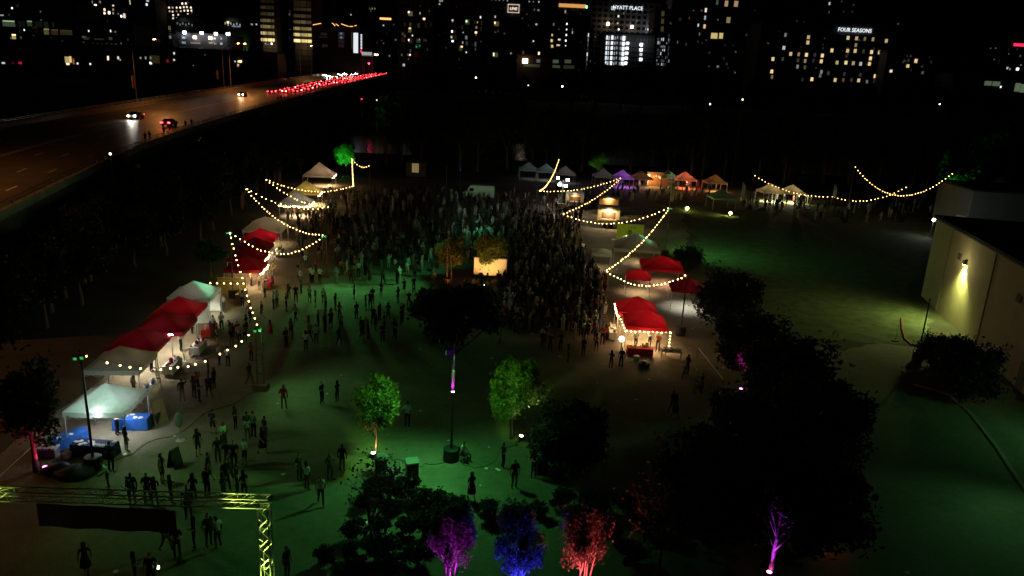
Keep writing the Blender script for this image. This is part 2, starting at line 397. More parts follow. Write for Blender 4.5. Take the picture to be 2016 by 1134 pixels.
ow = scatter(165, 240, 60, 90, 9, 'ycp', .1, .5, (3, 6), (3, 4), 9, 13, 3)+[(196, 89, 22, 5, 'o', .1), (175, 61, 2, 3, 'c', 2), (218, 61, 1.6, 4, 'c', 2), (170, 76, 9, 4, 'g', .12), (195, 77, 18, 3, 'g', .1), (218, 76, 6, 5, 'g', .2)]
building('low dark block with three rows of dim windows behind the first lamp post', 156, 262, 48, 430, 22, 'facade', ow, group='low blocks of the far skyline')
ow = [(182, 4, 1.6, 5, 'p', .6), (188, 11, 4.5, 4.5, 'p', 3), (189, 18, 3, 3.5, 'c', 2.5), (197, 4, 3.5, 4, 'p', .5), (206, 19, 3.5, 4.5, 'w', 2), (206, 26, 3, 4, 'p', 2.5), (215, 25, 4, 5, 'p', 3), (223, 11, 3, 3, 'p', 1.5), (223, 19, 2.5, 3.5, 'p', .8), (223, 26, 2.5, 3.5, 'p', .8), (239, 32, 3, 4, 'c', 3), (233, 27, 2, 2, 'c', 1), (245, 31, 4, 8, 'p', 1.5), (256, 4, 2, 9, 'p', 1), (250, 40, 9, 4, 'c', .3), (291, 2, 5, 2, 'c', 1.2), (289, 9, 3, 4, 'c', 2), (222, 47, 3, 2, 'c', .2)]
building('dark tower with a few pinkish lit windows above the first lamp post', 176, 302, -30, 620, 30, 'facade_warm', ow)
ow = [(a, b, 2.6, 3, 'p', st) for a, b, st in [(359, 7, 3), (366, 7, 2.5), (333, 15, 2), (340, 15, 1), (348, 15, 2), (355, 15, 2.5), (362, 14, 2), (368, 14, 2), (376, 15, 2.5), (334, 22, 1), (340, 23, 1.6), (348, 22, .6), (356, 22, 1.2), (363, 21, 2), (370, 21, 2.5), (377, 21, 2), (324, 28, .8), (341, 30, 2), (351, 29, 1.6), (370, 28, 1.6), (341, 36, 1.6), (349, 36, 1.6)]]
building('dark hotel tower with a cluster of small orange lit windows', 318, 384, -8, 640, 30, 'facade_warm', ow)
# garage with white lamps
ow = [(334, 55, 4, 7, 'y', .35), (335, 64, 3, 5, 'p', .25), (335, 73, 3, 5, 'c', .5), (362, 74, 6, 3.5, 'c', .5), (423, 76, 4, 3, 'c', .35), (436, 76, 3, 3, 'c', .6), (362, 84, 7, 4, 'c', .5), (385, 85, 18, 2.5, 'c', .1), (415, 85, 6, 3, 'c', .18), (424, 86, 5, 3, 'c', .22), (436, 86, 4, 4, 'c', .9), (359, 93, 10, 2, 'b', .08), (396, 95, 8, 2, 'b', .06)]
t, cx, h = building('parking garage topped by bright white floodlights beside the highway lamps', 328, 446, 68, 410, 24, 'facade', ow, panes=False, roofbox=False, group='low blocks of the far skyline')
for px, py, c, s_ in [(363, 64, 'c', 14), (397, 65, 'c', 9), (383.5, 73.5, 'p', 10), (414, 74.5, 'p', 12), (425, 66.5, 'c', 9), (449, 67, 'c', 14)]:
    p = PY(px, py, 408); st = link('roof_light', unit_box(wmat(c, s_)), t, (p.x-cx, p.y-410, p.z), 0, (1.5, .5, 1.3))
    m = MB(); m.tube((p.x-cx, p.y-409.6, h-.3), (p.x-cx, p.y-409.6, p.z), .12, n=6); m.build('light_mast', 'steel', t)
for px, py in ((363, 64), (414, 74), (449, 67)):
    q = PY(px, py, 405); lamp('POINT', (q.x-cx, -4, q.z), 22, (.95, .95, 1), parent=t, size=.4)
# domed pavilions
for px, lab in ((373, 'rounded tower top with a pale floodlit crown, the more distant dome'), (466, 'rounded tower top with a pale floodlit crown above the green fins')):
    p = PY(px, 42, 560); t = thing('dome_tower', lab, 'building', (p.x, 560, 0), 0, 'domed tower tops')
    m = MB(); m.lathe([(9, 0), (9, p.z-3.5)], 16); m.build('wall', 'facade', t)
    m = MB(); m.lathe([(9.6, p.z-1), (9.4, p.z+1.2), (6.5, p.z+3.2), (2.4, p.z+4.4), (.3, p.z+4.8)], 16); m.build('roof', 'facade_pale', t, True)
    for i in range(6): link('window', unit_box(wmat('c', .35 if px < 400 else .7)), t, (-5.2+i*2.1, -9.1+abs(i-2.5)*.35, p.z-2.2-(i % 2)*.8), 0, (.8, .3, 1.6))
    lamp('POINT', (0, -14, p.z-1), 90, (.75, .95, .75), parent=t, size=.5)
# green fin building
t, cx, h = building('dark block with green floodlit vertical fins', 446, 500, 62, 520, 20, 'facade_warm', [(449, 44, 4, 4, 'y', 2), (465, 52, 16, 2.4, 'c', .5), (496, 48, 4, 3, 'c', .6), (505, 48, 3, 3, 'c', .8)], panes=False, roofbox=False)
for i, px in enumerate((455, 462, 469, 474, 480, 486.5)):
    p = PY(px, 104, 519.5); q = PY(px-.5, 78, 519.5); m = MB(); m.box(((p.x+q.x)/2-cx, -.7, (p.z+q.z)/2), (.55, .6, q.z-p.z)); m.build('fin', 'facade_pale', t)
    lamp('SPOT', (p.x-cx, -3.2, p.z-1.5), 900 if i < 5 else 600, (.25, 1, .5), (p.x-cx, -.6, p.z+4), 34, .9, .2, t)
# banded towers
def banded(label, x0, x1, sts, ys, Y, seg):
    ow = []
    for y, st in zip(ys, sts):
        wseg = (x1-x0)/seg
        for i in range(seg): ow.append((x0+(i+.5)*wseg+(y-40)*.02, y+i*wseg*.045, wseg*.93, 5.4, 'y', st*(1+.25*((i*7+int(y)) % 3-1))))
    t, cx, h = building(label, x0-1.5, x1+1.5, -50, Y, 24, 'facade_warm', ow, panes=False)
    q = PY((x0+x1)/2, 88, Y-6); lamp('POINT', (q.x-cx, -6, q.z), 500, (1, .75, .4), parent=t, size=.4)
    k = Y/FPX; m = MB()
    for j in range(int(h/3.4)): m.box((0, -.05, j*3.4+1.5), ((x1-x0)*k+1.2, .3, .35))
    for i in range(seg+1): m.box((-(x1-x0)*k/2+i*(x1-x0)*k/seg, -.1, h/2), (.28, .4, h))
    m.build('mullion', 'roofdark', t)
sty = [.04, .08, .14, .3, .42, .8, 1.5]
banded('slim glass tower banded with lit yellow floors', 513, 540, sty, [2, 14, 27, 40, 52, 65, 78], 500, 3)
banded('wide glass tower banded with lit yellow floors', 578, 613, [.05, .05, .1, .14, .25, .5, 1.0, 1.6], [4, 10, 18, 31, 43, 56, 68, 80], 498, 3)
building('dark slab squeezed between the two yellow banded towers', 542, 576, -40, 530, 20, 'facade', [(558, 21, 4, 7, 'y', .35), (564, 74, 5, 5, 'c', 6), (562, 94, 3.5, 4, 'y', 4), (549, 57, 3, 2, 'c', .2), (571, 58, 3, 2, 'c', .15)])
# low glass office right of the towers, rooftop lights
ow = [(638, 67, 12, 5, 'b', .06), (636, 73, 16, 3, 'b', .03), (640, 90, 10, 5, 'b', .08), (672, 67, 11, 6, 'b', .1), (672, 74, 11, 6, 'b', .1), (672, 82, 11, 6, 'b', .06), (672, 90, 11, 6, 'b', .06), (672, 66, 3, 2.4, 'b', 1.5), (672, 74, 3, 2.4, 'b', 1.5)]
for i in range(6): ow.append((700.5, 68+i*6.6, 8.6, 6, 'c', 1.5)); 
for i in range(5): ow.append((711.5, 70+i*6, 2.6, 4.6, 'c', 1.4))
ow += [(693, 80, 2, 30, 'g', .12), (711, 101, 2.6, 5, 'r', 2)]
t, cx, h = building('low glass office with a bright white stairwell and strings of orange roof lights', 614, 722, 56, 470, 20, 'roofdark', ow, panes=False, roofbox=False, group='low blocks of the far skyline')
for (a, b, c, d) in [(616, 49, 632, 46), (654, 45, 660, 51), (661, 47, 667, 51), (672, 47, 686, 52), (688, 52, 695, 52), (698, 51, 702, 50)]:
    p, q = PY(a, b, 469), PY(c, d, 469); m = MB(); m.tube((p.x-cx, -1, p.z), (q.x-cx, -1, q.z), .22, n=5); m.build('rope_light', wmat('o', 2.2), t)
p = PY(724, 106, 445); t = thing('canopy_roof', 'white lit canopy roof at the end of the highway', 'building', (p.x, 445, 0))
m = MB(); m.box((0, 0, p.z-1.2), (6, 5, .5)); m.build('roof', 'whitepaint', t)
m = MB(); [m.tube((sx*2.6, sy*2, 0), (sx*2.6, sy*2, p.z-1.4), .2, n=6) for sx in (-1, 1) for sy in (-1, 1)]; m.build('post', 'steel', t)
link('panel', unit_box(wmat('c', .8)), t, (0, -2.6, p.z), 0, (6, .2, 1.8))
for dx in (4.7, 6): link('lamp_head', unit_box(wmat('y', 5)), t, (dx, -2, p.z-.3), 0, (.9, .3, .9))
building('distant dark tower with a short orange light bar', 722, 782, -20, 680, 30, 'facade', [(759, 37, 21, 3.6, 'o', 2.4), (755, 50, 2.5, 2.5, 'c', 1), (728, 17, 2, 3, 'y', .3), (733, 17, 2, 3, 'y', .6), (738, 17, 2, 3, 'y', .5), (691, 29, 2, 2.5, 'c', 1)]+scatter(725, 780, 60, 110, 5, 'cc', .1, .4, seed=5))
ow = [(808, 27, 8, 8, 'y', .35), (805, 24, 3, 3.5, 'c', 3), (827, 26, 2, 4, 'p', .8), (835, 37, 4, 3, 'w', 3), (835, 40, 4, 3, 'y', .2), (808, 48, 4, 6, 'g', .15), (824, 50, 4, 8, 'g', .12), (807, 60, 6, 7, 'y', .3), (807, 56, 4, 3, 'w', 2), (812, 70, 1.6, 2.6, 'c', 2), (808, 80, 7, 9, 'g', .1), (805, 79, 2.4, 3.6, 'c', 2.5), (824, 80, 7, 7, 'g', .15), (826, 78, 2.4, 3, 'c', 1.5), (837, 79, 7, 5, 'c', .08), (822, 91, 8, 8, 'e', .1), (820, 92, 2, 2, 'e', .9), (827, 90, 2, 2, 'e', .7), (808, 100, 3, 5, 'c', .15), (807, 108, 3, 3, 'p', 2), (820, 107, 9, 9, 'r', .05), (793, 67, 4, 5, 'c', .15), (794, 79, 6, 7, 'y', .05), (791, 108, 2, 4, 'c', .3), (848, 48, 4, 8, 'g', .04), (838, 50, 3, 8, 'g', .04), (797, 48, 2, 6, 'g', .08), (795, 128, 4.5, 4.5, 'c', .9)]
building('apartment block with scattered lamp-lit windows and a green glowing one', 784, 856, -6, 455, 22, 'facade', ow)
building('tower just breaking the top of the view with a wide lit crown window', 846, 884, -30, 700, 24, 'facade', [(859, 1, 17, 4.5, 'g', .7), (873, 1, 7, 4.5, 'g', .7), (860, 8, 3, 3, 'c', .7), (865, 8, 3, 3, 'c', .9), (873, 8, 2, 4, 'c', .8)])
ow = [(891, 41, 2, 6, 'c', .3), (891, 40, 3, 3, 'p', 1.5), (920, 43, 8, 9, 'g', .18), (918.5, 42, 3, 3.5, 'g', 2), (935, 44, 5, 6, 'y', .05), (940, 44, 1.6, 3, 'w', 1), (946, 34, 2.4, 4, 'c', 1.6), (890, 62, 2.6, 3.6, 'c', 3), (895, 62, 5, 6, 'y', .06), (889, 73, 3, 4, 'c', 1), (896, 74, 6, 9, 'y', .07), (891, 81, 3.4, 3, 'c', 3), (910, 54, 2.5, 6, 'b', .12), (912, 64, 1.6, 2, 'c', 1), (918, 74, 4, 6, 'c', .5), (919, 85, 4, 7, 'g', .15), (907, 95, 6, 9, 'y', .2), (909, 92, 3.4, 3.4, 'y', 2.5), (911, 84, 2, 4, 'c', .8), (937, 64, 4, 3.4, 'w', 2.5), (937, 68, 3, 4, 'w', .3), (938, 54, 3, 4, 'y', .6), (936, 87, 3, 8, 'c', .25), (936, 97, 2, 5, 'c', .2), (918, 103, 2, 2.6, 'c', 1.6), (948, 45, 1.6, 8, 'y', .12), (947, 57, 1.6, 7, 'y', .12)]
building('dark apartment tower of narrow windows, several bright at one corner', 872, 954, -4, 450, 24, 'facade', ow)
ow = [(978, 47, 8, 8, 'y', .3), (974.5, 45, 2.2, 4, 'y', 3), (975, 33, 2.4, 4, 'c', 1), (976, 108, 8, 8, 'y', .28), (972, 107, 2.2, 6, 'g', 2.2), (1006, 105, 2, 3, 'c', 1), (993, 66, 3, 2, 'c', .2)]
t, cx, h = building('dark hotel slab carrying a framed white sign', 958, 1062, 6, 440, 22, 'facade', ow+[(1056, 48, 3.5, 3, 'p', 1), (1052, 19, 2, 4, 'c', .3), (1060, 20, 4, 3, 'c', .5), (1050, 81, 2.4, 2.6, 'c', 1.4), (1090, 48, 2, 5, 'c', .5)])
p = PY(1011, 17, 440); m = MB()
for (dx, dz, w_, h_) in ((0, 2.1, 6.6, .45), (0, -2.1, 6.6, .45), (-3.1, 0, .45, 4.2), (3.1, 0, .45, 4.2)): m.box((dx, 0, dz), (w_, .3, h_))
m.build('sign_frame', wmat('p', 1.2), t, loc=(p.x-cx, -.6, p.z)); text('LINE', 2.1, wmat('p', 2.2), t, (p.x-cx, -.6, p.z-.1), .12)
ow = [(x, 3+(x-1000)*.02, 2, 3.6, 'c', st) for x, st in [(945, .3), (949, .4), (954, .2), (968, .5), (976, .6), (983, .7), (991, .5), (999, .9), (1005, .3), (1012, .6), (1026, .5), (1034, .4), (1042, .8), (1050, .4), (1061, 1.2), (1070, 1), (1079, 1)]]
building('distant dark slab with a row of cool white windows along its top', 938, 1088, -14, 720, 20, 'facade', ow, roofbox=False)
ow = [(1113, 23, 2.6, 5, 'p', .7), (1116, 47, 2, 3, 'c', 3), (1115.5, 58, 2, 3, 'c', 2), (1115, 69, 2, 3, 'c', 3), (1114, 80, 2.2, 3, 'c', 3), (1113.5, 90, 2, 2.6, 'c', 1.4), (1087, 69, 2.6, 4, 'y', 1.2), (1086, 80, 4, 5, 'y', 1.3), (1087, 91, 4, 5, 'y', 1.2), (1101, 78, 4.6, 3, 'p', 1.4), (1099, 89, 6.4, 2.6, 'w', 1.4), (1127, 64, 1.6, 4, 'c', 1), (1127, 58, 1, 4, 'c', .4)]
t, cx, h = building('dark tower with an amber light band under its roof', 1064, 1152, 2, 470, 24, 'facade', ow)
p = PY(1127, 11.5, 470); link('amber_band', unit_box(wmat('o', 1.3)), t, (p.x-cx, -.5, p.z), 0, (16.5, .5, 2)); link('green_lamp', unit_box(wmat('e', 4)), t, (p.x-cx+8.6, -.5, p.z-.3), 0, (1, .5, 1.4))
# lit low rise
ow = [(1060, 120, 7, 6, 'c', .3), (1094, 121, 11, 6, 'g', .28), (1118, 121, 12, 6, 'g', .25), (1047, 129, 30, 5, 'g', .12), (1095, 131, 14, 5, 'g', .2), (1120, 132, 20, 6, 'g', .12), (1034, 120, 9, 8, 'p', 9), (1061, 105, 3, 5, 'w', 2.5), (1006, 105, 2, 3, 'c', .8), (1030, 103, 3, 6, 'o', .2)]
t, cx, h = building('low building with pale horizontal strip windows and one glaring lamp', 1018, 1138, 112, 400, 18, 'facade_warm', ow, panes=False, roofbox=False, group='low blocks of the far skyline')
q = PY(1034, 120, 396); lamp('POINT', (q.x-cx, -4, q.z+1), 130, (1, .6, .35), parent=t, size=.4)
# hotel with sign
ow = [(1217.5, 32, 3, 4, 'c', 1.5), (1216, 46, 3, 3, 'y', 1), (1218, 58, 3, 3.4, 'c', 2), (1197, 47, 5, 5.5, 'w', 8), (1244, 53, 5, 5, 'p', 8), (1279.5, 56, 3.6, 4.6, 'c', 5), (1294.5, 62, 2.4, 2.4, 'c', 2), (1228, 26, 2, 4, 'c', .3), (1254, 41, 2, 2.6, 'c', .3), (1288, 60, 1.2, 6, 'c', .1)]
t, cx, h = building('dark hotel with a white lettered sign along its top and a red sign', 1166, 1300, 6, 500, 26, 'facade', ow)
p = PY(1236, 16, 500); text('HYATT PLACE', 3.2, wmat('c', 1.8), t, (p.x-cx, -.6, p.z), .15, sx=.95)
m = MB()
for i in range(3):
    for j in range(3): m.box((i*.85, 0, j*.85), (.55, .3, .55))
q = PY(1204, 19, 500); m.build('emblem', wmat('c', 1.4), t, loc=(q.x-cx, -.6, q.z))
q = PY(1290.5, 33, 500); link('red_sign', unit_box(wmat('r', 1.6)), t, (q.x-cx, -.6, q.z), 0, (4.6, .4, 2))
for px, py, c in ((1197, 47, (1, .75, .45)), (1244, 53, (1, .8, .6)), (1279, 56, (.9, .95, 1))):
    q = PY(px, py, 496); lamp('POINT', (q.x-cx, -4, q.z), 500, c, parent=t, size=.4)
# bright stairwell garage
ow = []
for j in range(6):
    y = 74+j*10; sh = -j*.55
    for k_, (dx, w_, st) in enumerate([(1195, 2.6, 1.7), (1199, 2, 1.2), (1205.5, 4, 1.9), (1211, 2, .8), (1215.5, 1.6, .8), (1222, 1.6, .7)]): ow.append((dx+sh, y+(k_ % 2), w_, 7.2-(k_ > 2)*2, 'c', st))
    ow.append((1228+sh, y+2, 4.2, 9, 'c', 2.2)); ow.append((1224.5+sh, y+1, 1.4, 7, 'c', .9)); ow.append((1231.5+sh, y+1, 1.2, 7, 'c', .9))
for j in range(5): ow.append((1235.5-j*.9, 85+j*9.8, 4.8, 4.8, 'c', 5))
for y, s_ in ((88, 5), (98, 4.5), (107, 1.2), (117, 4)): ow.append((1262.5-(y-88)*.04, y, 5, 5, 'c', s_))
ow += [(1255+i*6.5, 78+(i % 2), 1.4, 6, 'c', .06) for i in range(8)]
t, cx, h = building('pale concrete garage with a dazzling white gridded stairwell', 1187, 1290, 68, 420, 20, 'facade_pale', ow, panes=False, roofbox=False, group='low blocks of the far skyline')
k = 420/FPX; m = MB()
for j in range(7): p = PY(1240, 82+j*9.8, 420); m.box((0, -.15, p.z), (103*k+.4, .5, .6))
m.build('floor_slab', 'facade_pale', t)
p = PY(1245, 70, 418); 
for dx in (-2, 6): lamp('POINT', (p.x-cx+dx, -4, p.z-4), 90, (.85, .95, 1), parent=t, size=.6)
ow = []
r_ = random.Random(9)
for j in range(8):
    for i in range(8):
        if r_.random() < .62: ow.append((1296+i*3.4-j*.5, 77+j*7+i*.2, 1.5, r_.choice([3, 4.5, 5.5]), 'c', r_.choice([.1, .15, .3, .6, 1.2])))
for j in range(3): ow += [(1303+i*2-j*.7, 27+j*15, 1.2, 9, 'y', .25) for i in range(3)]
ow += [(1317+j*-.3, 70+j*12, 1.2, 6, 'c', .2) for j in range(4)]
building('tower of fine cool white window grid beside the bright garage', 1291, 1326, 20, 440, 20, 'facade', ow)
ow = [(1158.5-j*.6, 69+j*9.5, 1.8, 6.5, 'c', [1.4, .5, .25, .12, 1.5, .5, .2, .12][j]) for j in range(8)]
building('narrow dark block edged with a column of white slit windows', 1150, 1168, 58, 430, 14, 'facade', ow, roofbox=False)
ow = [(1430, 7, 6, 10, 'w', .8), (1449, 7.5, 7, 10, 'w', .8), (1434, 39.5, 7, 10, 'w', .6), (1406, 70.5, 12, 10, 'y', 1.1), (1419.5, 70.5, 7, 10, 'y', 1.1), (1389.5, 20, 3.4, 7, 'p', 1.6), (1388, 35, 3, 7, 'c', .9), (1387, 52, 4, 7, 'w', 1.3), (1374.5, 49.5, 2.4, 5, 'c', 1.2), (1377, 67, 2, 5, 'c', .4), (1412, 5, 4, 8, 'c', .25), (1381, 21, 4, 3, 'o', .3), (1365, 21, 2, 2, 'c', .3), (1339, 38, 5, 6, 'c', .08), (1374, 82, 3, 5, 'c', .1), (1334, 83, 2, 5, 'c', .3), (1413, 131, 4, 4, 'p', .5), (1396, 131, 2, 3, 'c', .2), (1425, 115, 3, 6, 'c', .08)]
building('tall dark residential tower with two pairs of big yellow windows', 1330, 1462, -60, 480, 30, 'facade', ow)
building('dark slab right of the yellow windowed tower with a single lit corner', 1464, 1512, -30, 560, 24, 'facade', [(1508.5, 105, 5, 4.5, 'w', 2.5), (1501, 140, 2, 5, 'c', .2), (1447, 143, 1.6, 2.4, 'y', .5)])
# hotel with many windows
ow = []
Z4 = [(137, 275, .5, 'c'), (318, 293, 1, 'w'), (313, 335, 1.2, 'w'), (124, 377, 1, 'c'), (630, 298, 1.2, 'y'), (697, 302, 1, 'w'), (762, 306, .5, 'w'), (826, 309, .8, 'w'), (931, 322, 1, 'w'), (691, 355, .6, 'p'), (503, 397, 1.4, 'w'), (626, 400, 1.2, 'w'), (686, 401, 1.2, 'y'), (751, 405, .2, 'y'), (815, 410, 1.5, 'w'), (877, 413, 1.2, 'y'), (178, 425, 1.2, 'w'), (241, 428, .7, 'w'), (302, 432, 1.6, 'w'), (368, 432, .15, 'c'), (427, 438, 1.6, 'w'), (38, 465, 1.4, 'w'), (115, 465, .2, 'c'), (235, 475, .2, 'p'), (292, 480, .7, 'w'), (357, 478, .12, 'c'), (419, 483, 1.4, 'w'), (618, 440, .15, 'w'), (806, 460, 1.6, 'w'), (543, 493, .9, 'y'), (613, 494, 1.5, 'y'), (671, 498, .9, 'w'), (729, 503, .9, 'c'), (798, 503, 1.4, 'w'), (232, 525, .6, 'c'), (290, 530, .3, 'y'), (29, 563, 1.6, 'w'), (31, 606, .5, 'w'), (420, 566, .6, 'c'), (475, 576, .2, 'c'), (600, 583, .15, 'c'), (345, 624, 1.6, 'w'), (528, 630, 1.2, 'y'), (592, 630, .3, 'y'), (656, 630, .2, 'y'), (713, 633, 1.2, 'y'), (778, 645, .5, 'c'), (843, 600, 1.6, 'w'), (838, 640, .15, 'y'), (726, 588, .15, 'c'), (410, 597, .4, 'c'), (270, 628, .1, 'c')]
for a, b, st, c in Z4: ow.append((1512+a/4, b/4, 5 if st > .8 else 4, 6.5, c, st)); 
ow += [(1595, 175.5, 11, 9.5, 'w', .8), (1608, 176, 3, 6, 'w', .3)]
t, cx, h = building('broad dark hotel dotted with warm room windows and a white lettered sign', 1500, 1754, 50, 430, 24, 'facade', ow, cols=4.8, rows=3.6, roofbox=False)
p = PY(1682, 60, 430); text('FOUR SEASONS', 2.9, wmat('c', 1.8), t, (p.x-cx, -.7, p.z), .12, sx=.92)
building('far dark tower with a thin line of lights beyond the broad hotel', 1560, 1690, -10, 640, 24, 'facade', [(1633, 7, 3, 5, 'c', 1), (1632, 24, 1.5, 5, 'c', .25), (1657, 3, 2, 3, 'y', .2), (1680, 10, 3, 3, 'g', .15)], roofbox=False)
building('low dark wing with a few lamp-lit rooms next to the broad hotel', 1748, 1850, 104, 420, 20, 'facade', [(1754, 140, 5, 5, 'p', 1.4), (1788, 119, 4, 6, 'c', .12), (1803, 120, 5.5, 7, 'w', 1.4), (1787, 130, 5.5, 6, 'y', 1.2), (1816, 143, 4, 5, 'c', .3), (1833, 122, 3, 5, 'c', .1), (1747, 186, 7, 5, 'p', .5), (1850, 143, 12, 3, 'c', .05), (1768, 47, 2, 3, 'c', .3)], group='low blocks of the far skyline')
building('distant dark block with a red neon bar on its roof line', 1940, 2080, 84, 560, 24, 'facade', [(2008, 88.5, 24, 5, 'r', 2.2), (1950, 95, 2, 2, 'c', .3), (1960, 95, 2, 2, 'c', .4), (1986, 106, 1.6, 2, 'c', .4), (1966, 122, 2, 9, 'c', .06), (1957, 117, 2, 2, 'c', .3), (1983, 134, 3, 4, 'c', 1), (1988, 136, 2, 4, 'c', .6), (2003, 136, 5, 4.4, 'c', 3), (2010, 128, 2, 2, 'c', .6)])
building('pale low riverside hall with two banks of lit windows at the far right', 1880, 2060, 148, 395, 18, 'facade_pale', [(1945, 164, 13, 8, 'g', .35), (1961, 165, 14, 8, 'g', .35), (2003, 172, 10, 15, 'g', .4), (2013, 174, 8, 15, 'g', .4), (1970, 171, 2, 3, 'c', 2.5)], panes=False, roofbox=False, group='low blocks of the far skyline')
# riverside street with shop light, cars lights on far left bank
ow = [(133, 118, 9, 12, 'y', .9), (139, 117, 4, 11, 'w', 1.4), (145, 121, 3, 10, 'o', .6), (134, 126, 5, 3, 'w', 3), (153, 125, 2.6, 3, 'c', 2), (178, 126, 2.6, 3, 'c', 2), (213, 113, 3, 5, 'p', 2), (213, 117, 3, 3, 'y', 2), (233, 114, 3, 5, 'p', 1.5), (237, 118, 2, 2, 'c', 1), (277, 114, 2.4, 3, 'c', .8), (287, 114, 2, 5, 'c', .8), (297, 114, 3, 4, 'y', 1), (305, 117, 18, 14, 'y', .12), (297, 124, 4, 4, 'c', 3), (330, 120, 4, 6, 'r', .5), (343, 105, 2.5, 4, 'c', 1.5), (343, 118, 3, 3, 'p', 1.5), (7, 124, 6, 3, 'c', 1.2), (40, 124, 6, 4, 'r', 1), (26, 124, 4, 4, 'r', .25), (381, 129, 2, 2, 'c', .4), (404, 108, 2, 2, 'c', .3), (463, 121, 2, 3, 'c', 1.2), (470, 121, 3, 3, 'y', 2.5), (474, 121, 4, 4, 'w', 3), (469, 128, 3, 4, 'p', 1.2), (468, 131, 2.4, 3, 'r', .7), (523, 86, 3, 3, 'c', .6), (535, 86, 3.4, 3.4, 'c', 2.5), (528, 87, 4, 2, 'c', .4)]
building('low dark riverside arcade with one glowing shop front behind the highway', -30, 545, 92, 390, 14, 'facade_warm', ow, panes=False, roofbox=False, group='low blocks of the far skyline')
# ------------------------------------------------------------------ trees
def crown_mesh(name, m, n, rad=(1, 1, 1), leaf=.16, clumps=26, seed=1, hollow=.35, spread=.3):
    r = np.random.RandomState(seed)
    cs = r.normal(size=(clumps, 3)); cs /= np.linalg.norm(cs, axis=1)[:, None]
    cs *= (hollow+(1-hollow)*r.rand(clumps)**.6)[:, None]*.82; cs[:, 2] = np.where(cs[:, 2] < -.55, -cs[:, 2]*.6, cs[:, 2])
    w = r.rand(clumps)+.35; idx = r.choice(clumps, n, p=w/w.sum())
    sp = (spread*(.6+.8*r.rand(clumps)))[idx]
    d = r.normal(size=(n, 3)); d /= np.linalg.norm(d, axis=1)[:, None]
    p = (cs[idx]+d*(sp*r.rand(n)**.45*np.where(r.rand(n) < .14, 1.55, 1.0))[:, None])*np.array(rad)
    a = r.normal(size=(n, 3)); a /= np.linalg.norm(a, axis=1)[:, None]
    b = np.cross(a, r.normal(size=(n, 3))); b /= np.linalg.norm(b, axis=1)[:, None]
    s = (leaf*(.6+.8*r.rand(n)))[:, None]
    v = np.stack([p-a*s, p+b*s*.5, p+a*s, p-b*s*.5], 1).reshape(-1, 3)
    me = bpy.data.meshes.new(name); me.vertices.add(4*n); me.loops.add(4*n); me.polygons.add(n)
    me.vertices.foreach_set('co', v.ravel()); me.loops.foreach_set('vertex_index', np.arange(4*n)); me.polygons.foreach_set('loop_start', np.arange(0, 4*n, 4))
    me.update(calc_edges=True); me.materials.append(M[m]); return me, cs*np.array(rad)
def trunk_mesh(name, h, r0, cs, czc, m='bark', limbs=9, seed=1, multi=1):
    r = random.Random(seed); b = MB(); tops = []
    for k in range(multi):
        a0 = 2*math.pi*k/multi+r.random(); ox, oy = ((r0*1.6*math.cos(a0), r0*1.6*math.sin(a0)) if multi > 1 else (0, 0))
        pts = [Vector((ox, oy, 0))]
        for i in range(1, 6):
            t = i/5; pts.append(Vector((ox*(1+3*t)+r.uniform(-.1, .1)*h*.12, oy*(1+3*t)+r.uniform(-.1, .1)*h*.12, h*t)))
        rr = r0*(1 if multi == 1 else .62)
        for i in range(5): b.tube(pts[i], pts[i+1], rr*(1.25 if i == 0 else 1-.13*i), rr*(1-.13*(i+1)), 8, cap=False)
        tops.append(pts)
    for j in range(limbs):
        c = Vector(cs[j % len(cs)])+Vector((0, 0, czc)); pts = tops[j % multi]; s = pts[2+j % 4]
        mid = s.lerp(c, .5)+Vector((r.uniform(-.2, .2), r.uniform(-.2, .2), r.uniform(-.1, .3)))
        b.tube(s, mid, r0*.42, r0*.25, 6, cap=False); b.tube(mid, c, r0*.25, r0*.07, 5, cap=False)
        e = c+Vector((r.uniform(-.5, .5), r.uniform(-.5, .5), r.uniform(0, .5))); b.tube(mid, e, r0*.16, r0*.04, 4, cap=False)
    return b.mesh(name, m, True)
SPEC = {}
def species(key, leafm, n, rad, cz, h, r0, leaf, clumps, seed, bark='bark', multi=1, spread=.3, limbs=10):
    me, cs = crown_mesh('crown', leafm, n, rad, leaf, clumps, seed, spread=spread)
    SPEC[key] = (me, trunk_mesh('trunk', h, r0, cs, cz, bark, limbs, seed, multi), cz)
species('broad', 'leaf_dark', 9000, (3.2, 3.2, 2.3), 4.4, 4.2, .2, .17, 34, 1)
species('broad2', 'leaf_dark', 9000, (3.0, 2.8, 2.7), 4.3, 4.4, .2, .17, 30, 2)
species('tall', 'leaf_dark', 8000, (2.4, 2.6, 3.6), 5.4, 5.6, .2, .19, 32, 3)
species('lit', 'leaf_lit', 9500, (1.95, 1.75, 1.9), 3.0, 3.0, .08, .085, 20, 4, spread=.27)
species('lit2', 'leaf_lit', 9500, (1.8, 1.9, 2.1), 3.1, 3.2, .08, .085, 19, 25, spread=.28)
species('wispy', 'leaf_pale', 11000, (1.3, 1.3, 2.1), 2.9, 3.6, .075, .06, 26, 6, 'palebark', 4, .24, 26)
species('wispy2', 'leaf_pale', 10000, (1.35, 1.3, 2.2), 2.8, 3.6, .075, .06, 26, 7, 'palebark', 5, .24, 26)
species('sparse', 'leaf_dark', 520, (1.9, 1.9, 1.9), 3.2, 3.4, .12, .09, 30, 8, 'bark', 2, .3, 26)
species('bushy', 'leaf_dark', 12000, (3.1, 3.1, 2.9), 3.0, 4.0, .2, .16, 44, 15, spread=.34)
species('trunky', 'leaf_dark', 900, (1.7, 1.7, 1.5), 3.9, 3.9, .17, .10, 30, 14, 'palebark', 1, .3, 14)
